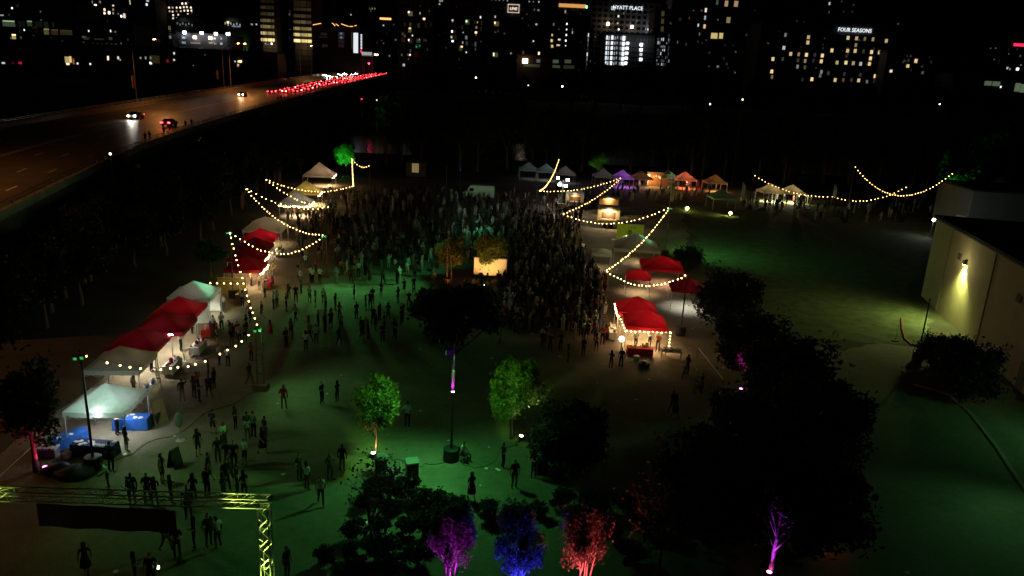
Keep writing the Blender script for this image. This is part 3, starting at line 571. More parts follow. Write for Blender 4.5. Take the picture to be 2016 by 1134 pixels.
species('bank', 'leaf_dark', 3500, (5, 5, 4.6), 8.5, 8.5, .35, .5, 26, 9)
species('bank2', 'leaf_dark', 3500, (5.5, 5, 5.8), 9.5, 9.5, .35, .5, 28, 10)
species('shrub', 'leaf_dark', 2600, (1.2, 1.2, .8), .85, .8, .05, .11, 20, 11, 'bark', 3)
def tree(key, x, y, s, label, group=None, rz=None, name='tree', cat='tree', sz=None):
    cm, tm, cz = SPEC[key]; t = thing(name, label, cat, (x, y, 0), rng.uniform(0, 6.28) if rz is None else rz, group)
    t.scale = (s, s, sz or s); link('trunk', tm, t); link('crown', cm, t, (0, 0, cz)); return t
def treep(key, px, py, s, label, group=None, **k):
    g = G(px, py); return tree(key, g.x, g.y, s, label, group, **k)
# lit and single trees near the camera
treep('lit', 741, 897, 1.0, 'round tree glowing bright green with warm light at its trunk')
treep('lit2', 1006, 864, 1.1, 'yellow-green lit tree right of the violet lit lamp post')
treep('wispy', 885, 1172, .85, 'wispy tree lit purple at the bottom edge', sz=1.02)
treep('wispy2', 1014, 1190, .88, 'wispy tree lit deep blue at the bottom edge', sz=1.0)
treep('wispy', 1146, 1200, .9, 'wispy tree lit red at the bottom edge', rz=2.1, sz=1.2)
treep('sparse', 746, 1075, 1.0, 'nearly bare spreading tree in front of the bins')
treep('sparse', 1290, 1150, 1.1, 'thin leaved tree with pale speckled leaves at the bottom edge', rz=1)
treep('trunky', 1518, 1130, .8, 'dark tree with a violet lit trunk at the bottom edge')
treep('broad', 892, 745, 1.1, 'big dark round tree standing behind the violet lit lamp post')
treep('bushy', 1122, 930, .74, 'big dark tree standing in front of the red tent')
treep('bushy', 1350, 540, .62, 'small dark round tree on the lawn beside the green topped tent')
treep('bushy', 1432, 650, 1.0, 'round dark tree on the lawn edge behind the magenta lit one')
treep('bushy', 1470, 745, .95, 'dark tree with a magenta lit patch in its crown')
treep('bushy', 1540, 825, 1.05, 'dark tree in the row along the lawn, next beyond the magenta lit one')
treep('bushy', 1600, 925, 1.0, 'dark tree in the row nearest to the grey path')
treep('bushy', 1480, 960, 1.05, 'dark slim tree in front of the tree row along the lawn')
treep('bushy', 1390, 1070, 1.0, 'dark leafy tree between the red lit tree and the violet trunk')
treep('bushy', 1590, 1090, .9, 'dark tree beside the small red light at the lower right')
treep('bushy', 1888, 785, .85, 'dark bushy tree in front of the lamp-lit wall')
treep('lit2', 888, 552, 1.05, 'tree with an orange lit crown in front of the crowd')
treep('lit', 964, 548, 1.05, 'orange and green lit tree in front of the white board')
treep('broad', 415, 545, .6, 'green lit tree behind the festoon pole at the red tents')
treep('tall', 72, 928, .72, 'tree with a red lit trunk beside the nearest white tent', rz=.6)
treep('shrub', 800, 985, .8, 'dark leafy shrub in front of the square bin', name='shrub', cat='shrub')
treep('shrub', 748, 980, .75, 'dark leafy shrub in front of the round topped bin', name='shrub', cat='shrub')
treep('shrub', 865, 1015, .8, 'dark shrub left of the standing dark figure', name='shrub', cat='shrub')
_sr = random.Random(3)
for px, py in ((640, 1110), (700, 1140), (775, 1130), (1230, 1010), (1330, 980), (715, 1000), (770, 1010), (830, 1005), (800, 1050), (745, 1050), (850, 1050), (700, 1060), (905, 1025), (960, 1020), (1010, 1035), (1060, 1015), (1105, 1000), (1165, 1010), (1200, 1060), (1270, 1050), (1240, 1110), (690, 1100), (755, 1100), (820, 1110), (1330, 1040), (1380, 990)):
    treep('shrub', px, py, _sr.uniform(.42, .78), 'dark shrub in the planting bed at the bottom edge', 'shrubs in the dark planting bed', name='shrub', cat='shrub')
treep('lit', 1874, 402, 1.6, 'green lit tree at the far right end of the festoon lights')
treep('lit2', 682, 345, 1.5, 'vivid green lit tree top above the far tents')
treep('lit', 1175, 352, 1.3, 'faintly green lit tree beyond the far white tents')
treep('bushy', 1838, 722, .5, 'dark tree against the corner of the lamp-lit hall')
# belt between highway and stalls: heights clipped so the highway stays in view
def edge_y(px):
    for (a, b, _), (c, d, _) in zip(redge, redge[1:]):
        if a <= px <= c: return b+(d-b)*(px-a)/(c-a)
    return 150 if px > 772 else 470
nb = 0
r_ = random.Random(21)
for _ in range(600):
    y = r_.uniform(34, 175); xr = -29.5-(y-40)*.12; x = xr-r_.uniform(3, 34)
    key = r_.choice(['broad', 'broad2', 'tall']); s = r_.uniform(.9, 1.5)
    h = {'broad': 6.9, 'broad2': 7.2, 'tall': 9.2}[key]*s; rad = 3.1*s
    px, py = proj((x, y, h)); pxl, pyl = proj((x-rad, y, h*.8)); 
    if px < -120 or px > 720: continue
    if py < edge_y(max(-59, px))+8 or (pxl > -60 and pyl < edge_y(max(-59, pxl))+8): continue
    q, _d = hpoint(0, 0)
    if any((x-a)**2+(y-b)**2 < 16 for a, b in [(o.location.x, o.location.y) for o in C.objects if o.get('group') == 'dark trees between the highway and the stalls']): continue
    i = min(range(len(RE)), key=lambda k: abs(RE[k].y-y))
    if x-rad < RE[i].x+2: continue
    tree(key, x, y, s, 'unlit tree in the dark belt between the highway and the stalls', 'dark trees between the highway and the stalls'); nb += 1
    if nb >= 60: break
s_ = .15                                 # trees hugging the highway deck
while s_ < 8.6:
    p, d = hpoint(s_, -r_.uniform(3.0, 4.6), 0); key = r_.choice(['broad', 'broad2', 'tall']); hh = {'broad': 6.9, 'broad2': 7.2, 'tall': 9.2}[key]
    t_ = tree(key, p.x, p.y, max(.9, min(1.5, p.z*.98/hh)), 'unlit tree close beside the highway deck', 'dark trees close beside the highway', sz=(p.z+r_.uniform(-.6, .3))/hh)
    s_ += 4.4/((RE[int(s_)+1]-RE[int(s_)]).length)
for i in range(44):                       # near bank
    x = -48+i*6.4+r_.uniform(-2.5, 2.5); y = 186+r_.uniform(-9, 9)+.05*x
    if x < -40: continue
    tree(r_.choice(['bank', 'bank2']), x, y, r_.uniform(.9, 1.25), 'unlit tree on the near bank of the river beyond the festival', 'dark trees on the near river bank')
for i in range(52):                       # far bank
    x = -260+i*13+r_.uniform(-4, 4); y = 380+r_.uniform(-4, 4)
    px, _ = proj((x, y, 20))
    if 470 < px < 800: continue
    sc = r_.uniform(1.15, 1.5) if 1130 < px < 1900 else (r_.uniform(1.0, 1.25) if px >= 800 else r_.uniform(.35, .5))
    tree(r_.choice(['bank', 'bank2']), x, y, sc, 'unlit tree on the far bank of the river below the towers', 'dark trees on the far river bank').location.z = 11
for i in range(10):
    x = 92+i*9+r_.uniform(-3, 3); y = 150+r_.uniform(-10, 14)+i*2
    tree(r_.choice(['bank', 'bank2']), x, y+22, r_.uniform(.7, .9), 'unlit tree behind the far festoon lights at the lawn end', 'dark trees at the lawn end')

# ------------------------------------------------------------------ people
POSE = dict(
 pel=(0, 0, .95), spi=(0, .01, 1.12), che=(0, .01, 1.33), nec=(0, .01, 1.48), hd0=(0, -.015, 1.57), hd1=(0, -.01, 1.66), hdt=(0, .005, 1.735),
 shl=(.17, .01, 1.41), ell=(.245, .03, 1.13), wrl=(.25, -.05, .89), hal=(.25, -.075, .79), thl=(.22, -.11, .83),
 shr=(-.17, .01, 1.41), elr=(-.245, .03, 1.13), wrr=(-.25, -.05, .89), har=(-.25, -.075, .79), thr=(-.22, -.11, .83),
 hil=(.095, 0, .88), knl=(.11, -.02, .5), anl=(.115, .03, .09), tol=(.135, -.13, .04),
 hir=(-.095, 0, .88), knr=(-.11, -.02, .5), anr=(-.115, .03, .09), tor=(-.135, -.13, .04))
RAD = dict(pel=(.15, .11), spi=(.13, .1), che=(.155, .115), nec=(.055, .055), hd0=(.07, .085), hd1=(.08, .095), hdt=(.05, .06), sh=(.075, .07), el=(.045, .045), wr=(.032, .034), ha=(.028, .042), th=(.014, .014), hi=(.095, .095), kn=(.058, .06), an=(.042, .05), to=(.036, .03))
EDG = [('pel', 'spi'), ('spi', 'che'), ('che', 'nec'), ('nec', 'hd0'), ('hd0', 'hd1'), ('hd1', 'hdt')]
for q in 'lr': EDG += [('che', 'sh'+q), ('sh'+q, 'el'+q), ('el'+q, 'wr'+q), ('wr'+q, 'ha'+q), ('wr'+q, 'th'+q), ('pel', 'hi'+q), ('hi'+q, 'kn'+q), ('kn'+q, 'an'+q), ('an'+q, 'to'+q)]
PM = ['shirt', 'pants', 'skin', 'hair', 'shoe']
def person_mesh(name, upd=None, longhair=False, skirt=0, shorts=False, rad=None, sub=1, thin=1.0, sleeves=True):
    P = dict(POSE); P.update(upd or {}); names = list(P)
    me = bpy.data.meshes.new(name); me.from_pydata([P[n] for n in names], [(names.index(a), names.index(b)) for a, b in EDG], [])
    o = bpy.data.objects.new(name, me); C.objects.link(o)
    o.modifiers.new('skin', 'SKIN'); 
    if not me.skin_vertices: 
        bpy.context.view_layer.objects.active = o; bpy.ops.mesh.customdata_skin_add()
    RR = dict(RAD); RR.update(rad or {})
    for i, n in enumerate(names):
        a = RR.get(n) or RR[n[:2]]; sv = me.skin_vertices[0].data[i]; sv.radius = (a[0]*thin, a[1]*thin); sv.use_root = (n == 'pel')
    if sub: sd = o.modifiers.new('sub', 'SUBSURF'); sd.levels = sub; sd.render_levels = sub
    dg = bpy.context.evaluated_depsgraph_get(); ev = o.evaluated_get(dg); out = bpy.data.meshes.new_from_object(ev, depsgraph=dg)
    bpy.data.objects.remove(o); out.name = name
    out.materials.clear()
    for m in PM: out.materials.append(M[m])
    seg = [(Vector(P[a]), Vector(P[b]), a, b) for a, b in EDG]
    for f in out.polygons:
        c = f.center; best = None
        for a, b, na, nb_ in seg:
            ab = b-a; t = max(0, min(1, (c-a).dot(ab)/ab.length_squared)); d = (c-a-ab*t).length
            if best is None or d < best[0]: best = (d, na, nb_, t)
        _, na, nb_, t = best; z = c.z-P['hd1'][2]; yy = c.y-P['hd1'][1]
        if na in ('hd0', 'hd1') or (na == 'nec' and t > .5): mi = 3 if (z > .035 or (yy > .012 and z > -.09)) else 2
        elif na == 'nec': mi = 2
        elif nb_[:2] == 'sh' or na in ('spi', 'che') or (na == 'pel' and nb_ == 'spi'): mi = 0 if not (na == 'pel' and t < .15) else 1
        elif na[:2] == 'sh': mi = 0 if (sleeves and t < .75) else 2
        elif na[:2] in ('el', 'wr'): mi = 2
        elif na == 'pel' or na[:2] == 'hi': mi = 1
        elif na[:2] == 'kn': mi = 1 if not (shorts or skirt) else 2
        else: mi = 4
        f.material_index = mi; f.use_smooth = True
    if skirt or longhair:
        b = MB()
        if skirt: b.lathe([(.155, 1.0), (.2, .85), (.245, skirt), (.235, skirt-.01), (.12, .9)], 14, mi=0)
        if longhair: 
            h = Vector(P['hd1']); b.lathe([(.06, -.30), (.1, -.2), (.105, -.05), (.1, .05), (.06, .1)], 10, (h.x, h.y+.035, h.z), mi=3)
        bm = bmesh.new(); bm.from_mesh(out); n0 = len(bm.faces); vs = [bm.verts.new(v) for v in b.v]
        for f, mi in zip(b.f, b.m):
            try: ff = bm.faces.new([vs[i] for i in f]); ff.material_index = mi; ff.smooth = True
            except ValueError: pass
        bm.to_mesh(out); bm.free()
    return out
WALK = dict(knl=(.1, -.16, .52), anl=(.1, -.2, .11), tol=(.115, -.36, .06), knr=(-.1, .06, .5), anr=(-.1, .3, .14), tor=(-.11, .17, .04), ell=(.25, .12, 1.14), wrl=(.25, .17, .91), hal=(.25, .16, .82), thl=(.23, .12, .85), elr=(-.25, -.05, 1.13), wrr=(-.24, -.22, .95), har=(-.24, -.27, .87), thr=(-.21, -.29, .9))
HOLD = dict(ell=(.25, .02, 1.13), wrl=(.12, -.2, 1.15), hal=(.07, -.27, 1.19), thl=(.1, -.25, 1.24), elr=(-.25, .03, 1.13), wrr=(-.1, -.2, 1.12), har=(-.03, -.26, 1.14), thr=(-.07, -.26, 1.2))
RAISE = dict(elr=(-.3, -.05, 1.38), wrr=(-.26, -.2, 1.6), har=(-.23, -.24, 1.69), thr=(-.2, -.27, 1.66), hd1=(0, -.03, 1.66))
PHONE = dict(wrl=(.1, -.25, 1.22), hal=(.05, -.3, 1.27), thl=(.08, -.28, 1.31), hd0=(0, -.05, 1.565), hd1=(0, -.075, 1.645), hdt=(0, -.075, 1.72), knr=(-.13, -.05, .5), anr=(-.16, .0, .09), tor=(-.2, -.15, .04))
SIT = dict(pel=(0, .05, .5), spi=(0, .06, .68), che=(0, .02, .89), nec=(0, -.01, 1.04), hd0=(0, -.05, 1.12), hd1=(0, -.06, 1.21), hdt=(0, -.055, 1.285), shl=(.17, .02, .97), ell=(.22, -.06, .72), wrl=(.12, -.3, .66), hal=(.08, -.38, .65), thl=(.06, -.36, .7), shr=(-.17, .02, .97), elr=(-.22, -.06, .72), wrr=(-.12, -.3, .66), har=(-.08, -.38, .65), thr=(-.06, -.36, .7), hil=(.1, 0, .5), knl=(.14, -.43, .52), anl=(.13, -.42, .09), tol=(.14, -.57, .04), hir=(-.1, 0, .5), knr=(-.14, -.43, .52), anr=(-.13, -.4, .09), tor=(-.14, -.55, .04))
BENT = dict(che=(0, -.12, 1.28), nec=(0, -.19, 1.41), hd0=(0, -.24, 1.48), hd1=(0, -.27, 1.56), hdt=(0, -.285, 1.63), shl=(.17, -.12, 1.35), shr=(-.17, -.12, 1.35), ell=(.23, -.2, 1.1), wrl=(.16, -.42, 1.0), hal=(.15, -.5, .97), thl=(.12, -.48, 1.01), elr=(-.23, -.2, 1.1), wrr=(-.16, -.42, 1.0), har=(-.15, -.5, .97), thr=(-.12, -.48, 1.01))
PEOPLE = [person_mesh('person_body', None), person_mesh('person_body', HOLD), person_mesh('person_body', WALK), person_mesh('person_body', dict(HOLD, **{}), longhair=True, thin=.9),
          person_mesh('person_body', WALK, longhair=True, skirt=.5, thin=.88), person_mesh('person_body', PHONE, shorts=True), person_mesh('person_body', None, longhair=True, thin=.9, shorts=True),
          person_mesh('person_body', BENT), person_mesh('person_body', RAISE), person_mesh('person_body', SIT, shorts=True), person_mesh('person_body', WALK, shorts=True, rad=dict(pel=(.17, .14), spi=(.165, .14), che=(.17, .13)))]
SH = dict(black=(.012, .012, .014), dark=(.03, .03, .035), navy=(.02, .03, .07), white=(.72, .72, .7), teal=(.35, .6, .55), grey=(.22, .22, .22), red=(.4, .03, .03), olive=(.10, .1, .045), yellow=(.5, .45, .12), pink=(.55, .12, .22), orange=(.5, .14, .05), tan=(.32, .25, .17), cream=(.55, .52, .42))
def person(g, v, col, label, rz=None, group=None, s=None, z=0):
    o = link('person', PEOPLE[v], None, (g[0], g[1], z), rng.uniform(0, 6.28) if rz is None else rz)
    k = s or rng.uniform(.93, 1.05)*(.94 if v in (3, 4, 6) else 1); o.scale = (k, k, k)
    c = SH[col] if isinstance(col, str) else col; o.color = (*c, 1); return tag(o, label, 'person', group)
def personp(px, py, v, col, label, rz=None, **k): return person(G(px, py), v, col, label, rz, **k)
# ------------------------------------------------------------------ canopy tents
def canopy_mesh(name, sx, sy, eave, peak, m, n=12, pw=1.25):
    b = MB(); vs = []
    for j in range(n+1):
        for i in range(n+1):
            u, v = 2*i/n-1, 2*j/n-1; q = max(abs(u), abs(v))
            z = eave+(peak-eave)*(1-q)**pw+.10*(1-min(1, 2.5*abs(abs(u)-abs(v))))*q*(1-q)*2+.05*(abs(u*v))*q
            vs.append((u*sx/2, v*sy/2, z))
    b.add(vs, [(j*(n+1)+i, j*(n+1)+i+1, (j+1)*(n+1)+i+1, (j+1)*(n+1)+i) for j in range(n) for i in range(n)]); return b.mesh(name, m, True)
CAN = {}
def tent(x, y, rz, size, m, label, eave=2.25, peak=3.35, sy=None, group='canopy tents', glow=None, gcol=(1, .8, .55), fairy=0, sides=(), legs=True, val=.28, pw=1.25):
    sy = sy or size
    t = thing('canopy_tent', label, 'tent', (x, y, 0), rz, group)
    k = (size, sy, eave, peak, m, pw)
    if k not in CAN: CAN[k] = canopy_mesh('canopy', size, sy, eave, peak, m, pw=pw)
    c = link('canopy', CAN[k], t)
    b = MB(); hx, hy = size/2, sy/2
    for (ax, ay, bx, by) in ((-hx, -hy, hx, -hy), (hx, -hy, hx, hy), (hx, hy, -hx, hy), (-hx, hy, -hx, -hy)):
        N = 8; vs = []
        for i in range(N+1):
            f = i/N; px, py = ax+(bx-ax)*f, ay+(by-ay)*f; w = .03*math.sin(i*2.3+x)
            ox, oy = (1 if px*hx > 0 else -1), 0
            vs += [(px, py, eave+.05*(abs((2*f-1)))), (px*(1+w*.3), py*(1+w*.3), eave-val+.02*math.sin(i*1.9))]
        b.add(vs, [(2*i, 2*i+1, 2*i+3, 2*i+2) for i in range(N)])
    b.build('valance', m, c)
    if legs:
        for sx_ in (-1, 1):
            for sy_ in (-1, 1):
                b = MB(); b.box((sx_*(hx-.05), sy_*(hy-.05), eave/2), (.055, .055, eave)); b.box((sx_*(hx-.05), sy_*(hy-.05), .02), (.16, .16, .03)); b.build('leg', 'legmetal', t)
        b = MB()
        for (ax, ay, bx, by) in ((-hx, -hy, hx, -hy), (hx, -hy, hx, hy), (hx, hy, -hx, hy), (-hx, hy, -hx, -hy)):
            for q in range(4):
                f0, f1 = q/4, (q+1)/4; z0, z1 = (eave-.12, eave-.42) if q % 2 == 0 else (eave-.42, eave-.12)
                for za, zb in ((z0, z1), (z1, z0)): b.tube((ax*.97+(bx-ax)*f0*.97, ay*.97+(by-ay)*f0*.97, za), (ax*.97+(bx-ax)*f1*.97, ay*.97+(by-ay)*f1*.97, zb), .014, n=4)
        b.build('scissor_frame', 'legmetal', t)
    for sd in sides:
        b = MB(); dx, dy = {'E': (hx-.08, 0), 'W': (-hx+.08, 0), 'N': (0, hy-.08), 'S': (0, -hy+.08)}[sd]
        L = sy if sd in 'EW' else size
        N = 10; vs = []
        for i in range(N+1):
            f = (i/N-.5)*(L-.2); w = .05*math.sin(i*1.7)
            for z in (.08, eave-.1): vs.append((dx+w, f, z) if sd in 'EW' else (f, dy+w, z))
        b.add(vs, [(2*i, 2*i+1, 2*i+3, 2*i+2) for i in range(N)]); b.build('side_wall', m, t, True)
    if glow:
        b = MB(); b.lathe([(.02, -.1), (.07, -.06), (.075, 0), (.03, .07)], 8); b.build('lamp_bulb', 'lamp_warm' if gcol[2] < .8 else 'lamp_white', t, loc=(hx*.3, 0, eave-.25))
        lamp('POINT', (hx*.3, 0, eave-.45), glow*.75, gcol, parent=t, size=.12)
        lamp('SPOT', (hx*.15, 0, eave-.2), glow*5.5, gcol, (hx*.2, 0, 0), 125, .5, .15, t)
    if fairy:
        for (ax, ay, bx, by) in [((-hx, -hy, hx, -hy), (hx, -hy, hx, hy), (-hx, hy, -hx, -hy))[i] for i in range(3) if (fairy >> i) & 1]:
            N = int(max(size, sy)*3)
            for i in range(N+1):
                f = i/N; b_ = link('fairy_light', FAIRY, t, (ax*1.01+(bx-ax)*f*1.01, ay*1.01+(by-ay)*f*1.01, eave-val-.04-.16*abs(math.sin(f*math.pi*2))))
    return t
_f = MB(); _f.lathe([(.01, -.05), (.045, -.02), (.045, .02), (.01, .05)], 6); FAIRY = _f.mesh('fairy_light', 'fairy')
lr = R(7)
WG, CW, RG = (1, .72, .42), (.95, .97, 1), (1, .55, .35)
tent(-23.1, 38.4, R(5), 3.3, 'canopy_teal', 'nearest white canopy tent, lit teal, above blue covered tables', glow=42, gcol=CW)
tent(-25.4, 44.3, lr, 3.4, 'canopy_white', 'dim white canopy tent with festoon bulbs in front, second from the camera', glow=14, gcol=WG)
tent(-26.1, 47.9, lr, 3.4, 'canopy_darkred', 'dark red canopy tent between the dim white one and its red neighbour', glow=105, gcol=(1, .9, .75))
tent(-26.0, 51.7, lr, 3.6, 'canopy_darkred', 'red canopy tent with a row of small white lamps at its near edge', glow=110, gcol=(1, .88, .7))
tent(-26.7, 55.6, lr, 3.4, 'canopy_red', 'red canopy tent leaning against the tent with the green lit roof', glow=40, gcol=(1, .85, .65))
tent(-27.5, 60.2, lr, 3.5, 'canopy_teal', 'white canopy tent with one green lit roof panel and a pale side curtain', glow=90, gcol=(1, .9, .75), sides=('S', 'N'))
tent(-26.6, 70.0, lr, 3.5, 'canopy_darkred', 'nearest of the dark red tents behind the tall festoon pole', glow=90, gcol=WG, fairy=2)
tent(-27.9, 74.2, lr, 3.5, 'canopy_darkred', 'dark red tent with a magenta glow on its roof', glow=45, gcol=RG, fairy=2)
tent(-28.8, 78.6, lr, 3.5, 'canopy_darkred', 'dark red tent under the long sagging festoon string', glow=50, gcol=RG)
tent(-29.9, 83.6, lr, 3.6, 'canopy_red', 'bright red tent in front of the big cream tent', glow=130, gcol=(1, .75, .6))
tent(-31.2, 89.3, lr, 4.6, 'canopy_white', 'big cream tent glowing behind the bright red one', peak=3.6, glow=110, gcol=WG, pw=.8)
tent(-33.3, 109.3, lr, 4.4, 'canopy_blue', 'pale blue tent edged with warm fairy lights', peak=3.9, glow=260, gcol=(1, .7, .5), fairy=3)
tent(-34.8, 119.5, lr, 4.6, 'canopy_yellow', 'yellow and blue tent glowing behind the fairy lit one', peak=4.1, glow=420, gcol=(1, .75, .35), fairy=2)
tent(-38.6, 142.0, lr, 5.6, 'canopy_white', 'tall cream tent at the far end of the stall row', peak=4.6, glow=420, gcol=(1, .6, .35), fairy=2)
# right row
tent(11.35, 58.4, R(-3), 3.5, 'canopy_red', 'nearest red tent with a fringe of warm bulbs above the red covered tables', glow=170, gcol=(1, .62, .32), fairy=0)
tent(11.2, 62.3, R(-3), 3.5, 'canopy_red', 'red tent joined to the back of the bulb fringed red tent', glow=120, gcol=(1, .66, .35), fairy=4)
tent(16.6, 79.3, R(-6), 4.6, 'canopy_red', 'wide red tent behind the round festoon loop', glow=90, gcol=RG)
tent(13.4, 75.2, R(-6), 2.6, 'canopy_red', 'small red tent in front of the wide red one', eave=2.0, peak=2.7, glow=60, gcol=WG)
tent(17.5, 70.5, R(-6), 3.2, 'canopy_darkred', 'dark red tent beside the festoon pole with white lamps inside', glow=90, gcol=CW)
tent(15.2, 89.4, R(-4), 5.6, 'canopy_teal', 'big mint lit tent in front of the lime green trailer', peak=3.9, glow=40, gcol=WG)
tent(10.6, 85.5, R(-4), 2.4, 'canopy_teal', 'small mint awning beside the big mint lit tent', eave=2.0, peak=2.5, glow=20, gcol=WG)
# far stalls
for px, py, m_, lab, gl, gc, fa in [
    (1041, 335, 'canopy_blue', 'far grey white peaked tent left of the light tower', 14, CW, 0), (1076, 338, 'canopy_blue', 'far grey white peaked tent behind the light tower', 40, CW, 0), (1114, 343, 'canopy_white', 'far grey white peaked tent under the steep festoon string', 30, CW, 0),
    (1190, 348, 'canopy_white', 'far dim tent left of the violet lit tent', 8, CW, 0), (1228, 351, 'canopy_violet', 'far tent glowing violet', 420, (.55, .15, 1), 0), (1266, 352, 'canopy_brown', 'far brown tent with a mint edge beside the menu board', 40, RG, 0),
    (1352, 354, 'canopy_teal', 'far green roofed tent lit red inside', 700, (1, .12, .06), 0), (1412, 360, 'canopy_brown', 'far tent with a sagging row of orange bulbs', 260, (1, .42, .15), 0),
    (1426, 391, 'canopy_teal', 'lone mint tent on the lawn above the yellow floodlight', 0, CW, 0), (1523, 379, 'canopy_brown', 'far tan tent, left one of the lit pair', 800, (1, .8, .5), 0), (1566, 381, 'canopy_brown', 'far tan tent, right one of the lit pair', 800, (1, .8, .5), 0), (1318, 350, 'canopy_teal', 'far green peaked tent behind the feather flag', 120, (.3, 1, .5), 0)]:
    g = G(px, py, 2.2); tent(g.x, g.y+2, R(3), 4.4, m_, lab, peak=3.9, glow=gl or None, gcol=gc, fairy=fa, group='far tents beyond the crowd')

# ------------------------------------------------------------------ festoon poles and strings
POLE = {}; POBJ = {}
def pole(nm, px, py, z, double, label, r=.05, base=True):
    g = G(px, py, z); t = thing('festoon_pole', label, 'pole', (g.x, g.y, 0), 0, 'festoon light poles'); POLE[nm] = Vector((g.x, g.y, z)); POBJ[nm] = t
    if double:
        for dx in (-.22, .22):
            b = MB(); b.box((dx, 0, z/2), (.09, .09, z)); b.build('post', 'wood', t)
        b = MB(); [b.box((0, 0, zz), (.5, .06, .08)) for zz in (1.2, 2.6, z-.15)]; b.build('brace', 'wood', t)
        b = MB(); b.box((0, 0, .22), (.95, .7, .44)); b.build('planter_box', 'wood', t)
    else:
        b = MB(); b.tube((0, 0, 0), (0, 0, z+.15), r*1.3, r*.75, 10); b.lathe([(r*.9, z+.15), (r*1.1, z+.2), (.01, z+.24)], 8); b.build('post', 'darkpole', t)
        if base:
            b = MB(); b.lathe([(.44, 0), (.46, .1), (.44, .3), (.47, .45), (.45, .75), (.4, .78)], 16); b.build('barrel_base', 'black', t)
        b = MB(); b.lathe([(.09, z-.3), (.09, z-.2)], 8); b.build('clamp', 'steel', t)
for nm, px, py, z, db, lab in [
    ('A', 158, 697, 6.6, 0, 'tall dark festoon pole in front of the nearest white tent'), ('B', 452, 455, 6.5, 0, 'tall festoon pole beside the green lit tree and red tents'), ('C', 508, 645, 4.5, 1, 'wooden double festoon post where the two near strings meet'),
    ('D', 638, 463, 4.6, 1, 'wooden double festoon post at the crowd edge where three strings meet'), ('E', 483, 370, 6.5, 0, 'tall festoon pole behind the cream tent'), ('F', 648, 408, 4.6, 1, 'wooden double festoon post in front of the fairy lit tent'),
    ('G', 522, 352, 6.5, 0, 'tall festoon pole left of the yellow and blue tent'), ('H', 696, 366, 4.6, 1, 'wooden double festoon post at the foot of the steep bulb string'), ('I', 693, 312, 6.5, 0, 'far festoon pole below the vivid green tree'),
    ('J', 1101, 313, 6.5, 0, 'far festoon pole above the grey white tents'), ('K', 1062, 376, 4.6, 1, 'wooden double festoon post left of the light tower'), ('L', 1223, 350, 6.5, 0, 'festoon pole in front of the violet tent'),
    ('M', 1108, 421, 4.6, 1, 'wooden double festoon post in the middle of the crowd'), ('N', 1319, 408, 6.5, 0, 'tall festoon pole at the lawn edge by the lime trailer'), ('O', 1193, 533, 4.6, 1, 'wooden double festoon post left of the wide red tent'),
    ('P', 1353, 541, 5.6, 0, 'festoon pole right of the dark red tent on the right'), ('Q', 1485, 345, 6.5, 0, 'far festoon pole left of the tan tents'), ('Rr', 1640, 387, 4.4, 1, 'far wooden double festoon post on the lawn'),
    ('S', 1683, 327, 10, 0, 'tall far pole carrying the deeply sagging string'), ('U', 1787, 367, 6.5, 0, 'far festoon pole where two sagging strings cross'), ('V', 1877, 340, 9.5, 0, 'far pole beside the green lit tree at the right'), ('W', 728, 325, 6.5, 0, 'distant short pole beyond the steep bulb string')]:
    pole(nm, px, py, z, db, lab, .06 if z < 9 else .09)
BULB = {}
for k_, r_b in (('bulb', .055), ('bulb_far', .07)):
    me = bpy.data.meshes.new('bulb'); bm = bmesh.new(); bmesh.ops.create_icosphere(bm, subdivisions=1, radius=r_b); bm.to_mesh(me); bm.free(); me.materials.append(M[k_]); BULB[k_] = me
jr = random.Random(6)
def string(a, b, n, sag, label, skip=()):
    p, q = POLE[a].copy(), POLE[b].copy(); t = thing('string_lights', label, 'string lights', p, 0, 'festoon strings'); d = q-p
    f_ = lambda s: d*s-Vector((0, 0, 4*sag*s*(1-s)))
    w = MB()
    for i in range(24): w.tube(f_(i/24)+Vector((0, 0, .1)), f_((i+1)/24)+Vector((0, 0, .1)), .012, n=4, cap=False)
    w.build('wire', 'black', t)
    k_ = 'bulb_far' if min(p.y, q.y) > 95 else 'bulb'
    for i in range(n):
        s = (i+.35+jr.uniform(-.13, .13))/(n-.3)
        if i in skip: continue
        link('bulb', BULB[k_], t, f_(min(1, max(0, s)))+Vector((jr.uniform(-.03, .03), 0, jr.uniform(-.06, .03))))
string('A', 'C', 20, 1.75, 'festoon string of warm bulbs sagging in front of the dim white tent', skip=(1, 6, 13))
string('B', 'C', 17, .5, 'steep festoon string running from the tall pole towards the camera')
string('B', 'D', 25, 2.1, 'festoon string sagging in a wide bow over the red tents')
string('E', 'D', 27, 1.5, 'festoon string sloping down across the cream tent')
string('E', 'F', 18, 1.1, 'festoon string ending at the fairy lit tent')
string('G', 'F', 18, .9, 'festoon string crossing the pale blue tent roof')
string('G', 'H', 27, 1.3, 'festoon string passing in front of the yellow and blue tent')
string('I', 'H', 34, .8, 'foreshortened festoon string standing like a glowing column')
string('I', 'W', 8, .9, 'short dim festoon string beyond the glowing column')
string('J', 'K', 40, 1.3, 'foreshortened festoon string forming a slanted bright line')
string('K', 'L', 25, .8, 'festoon string passing the light tower')
string('L', 'M', 23, .7, 'festoon string dropping from the violet tent to the crowd')
string('M', 'N', 27, 1.7, 'festoon string bowed in front of the lime trailer')
string('N', 'O', 30, .9, 'festoon string crossing the big mint tent')
string('O', 'P', 22, 1.2, 'festoon string looped in front of the wide red tent')
string('Q', 'Rr', 22, 1.2, 'festoon string in front of the tan tents')
string('Rr', 'U', 20, 1.6, 'festoon string sagging from the far wooden post')
string('S', 'V', 36, 4.6, 'deeply sagging festoon string at the far right')

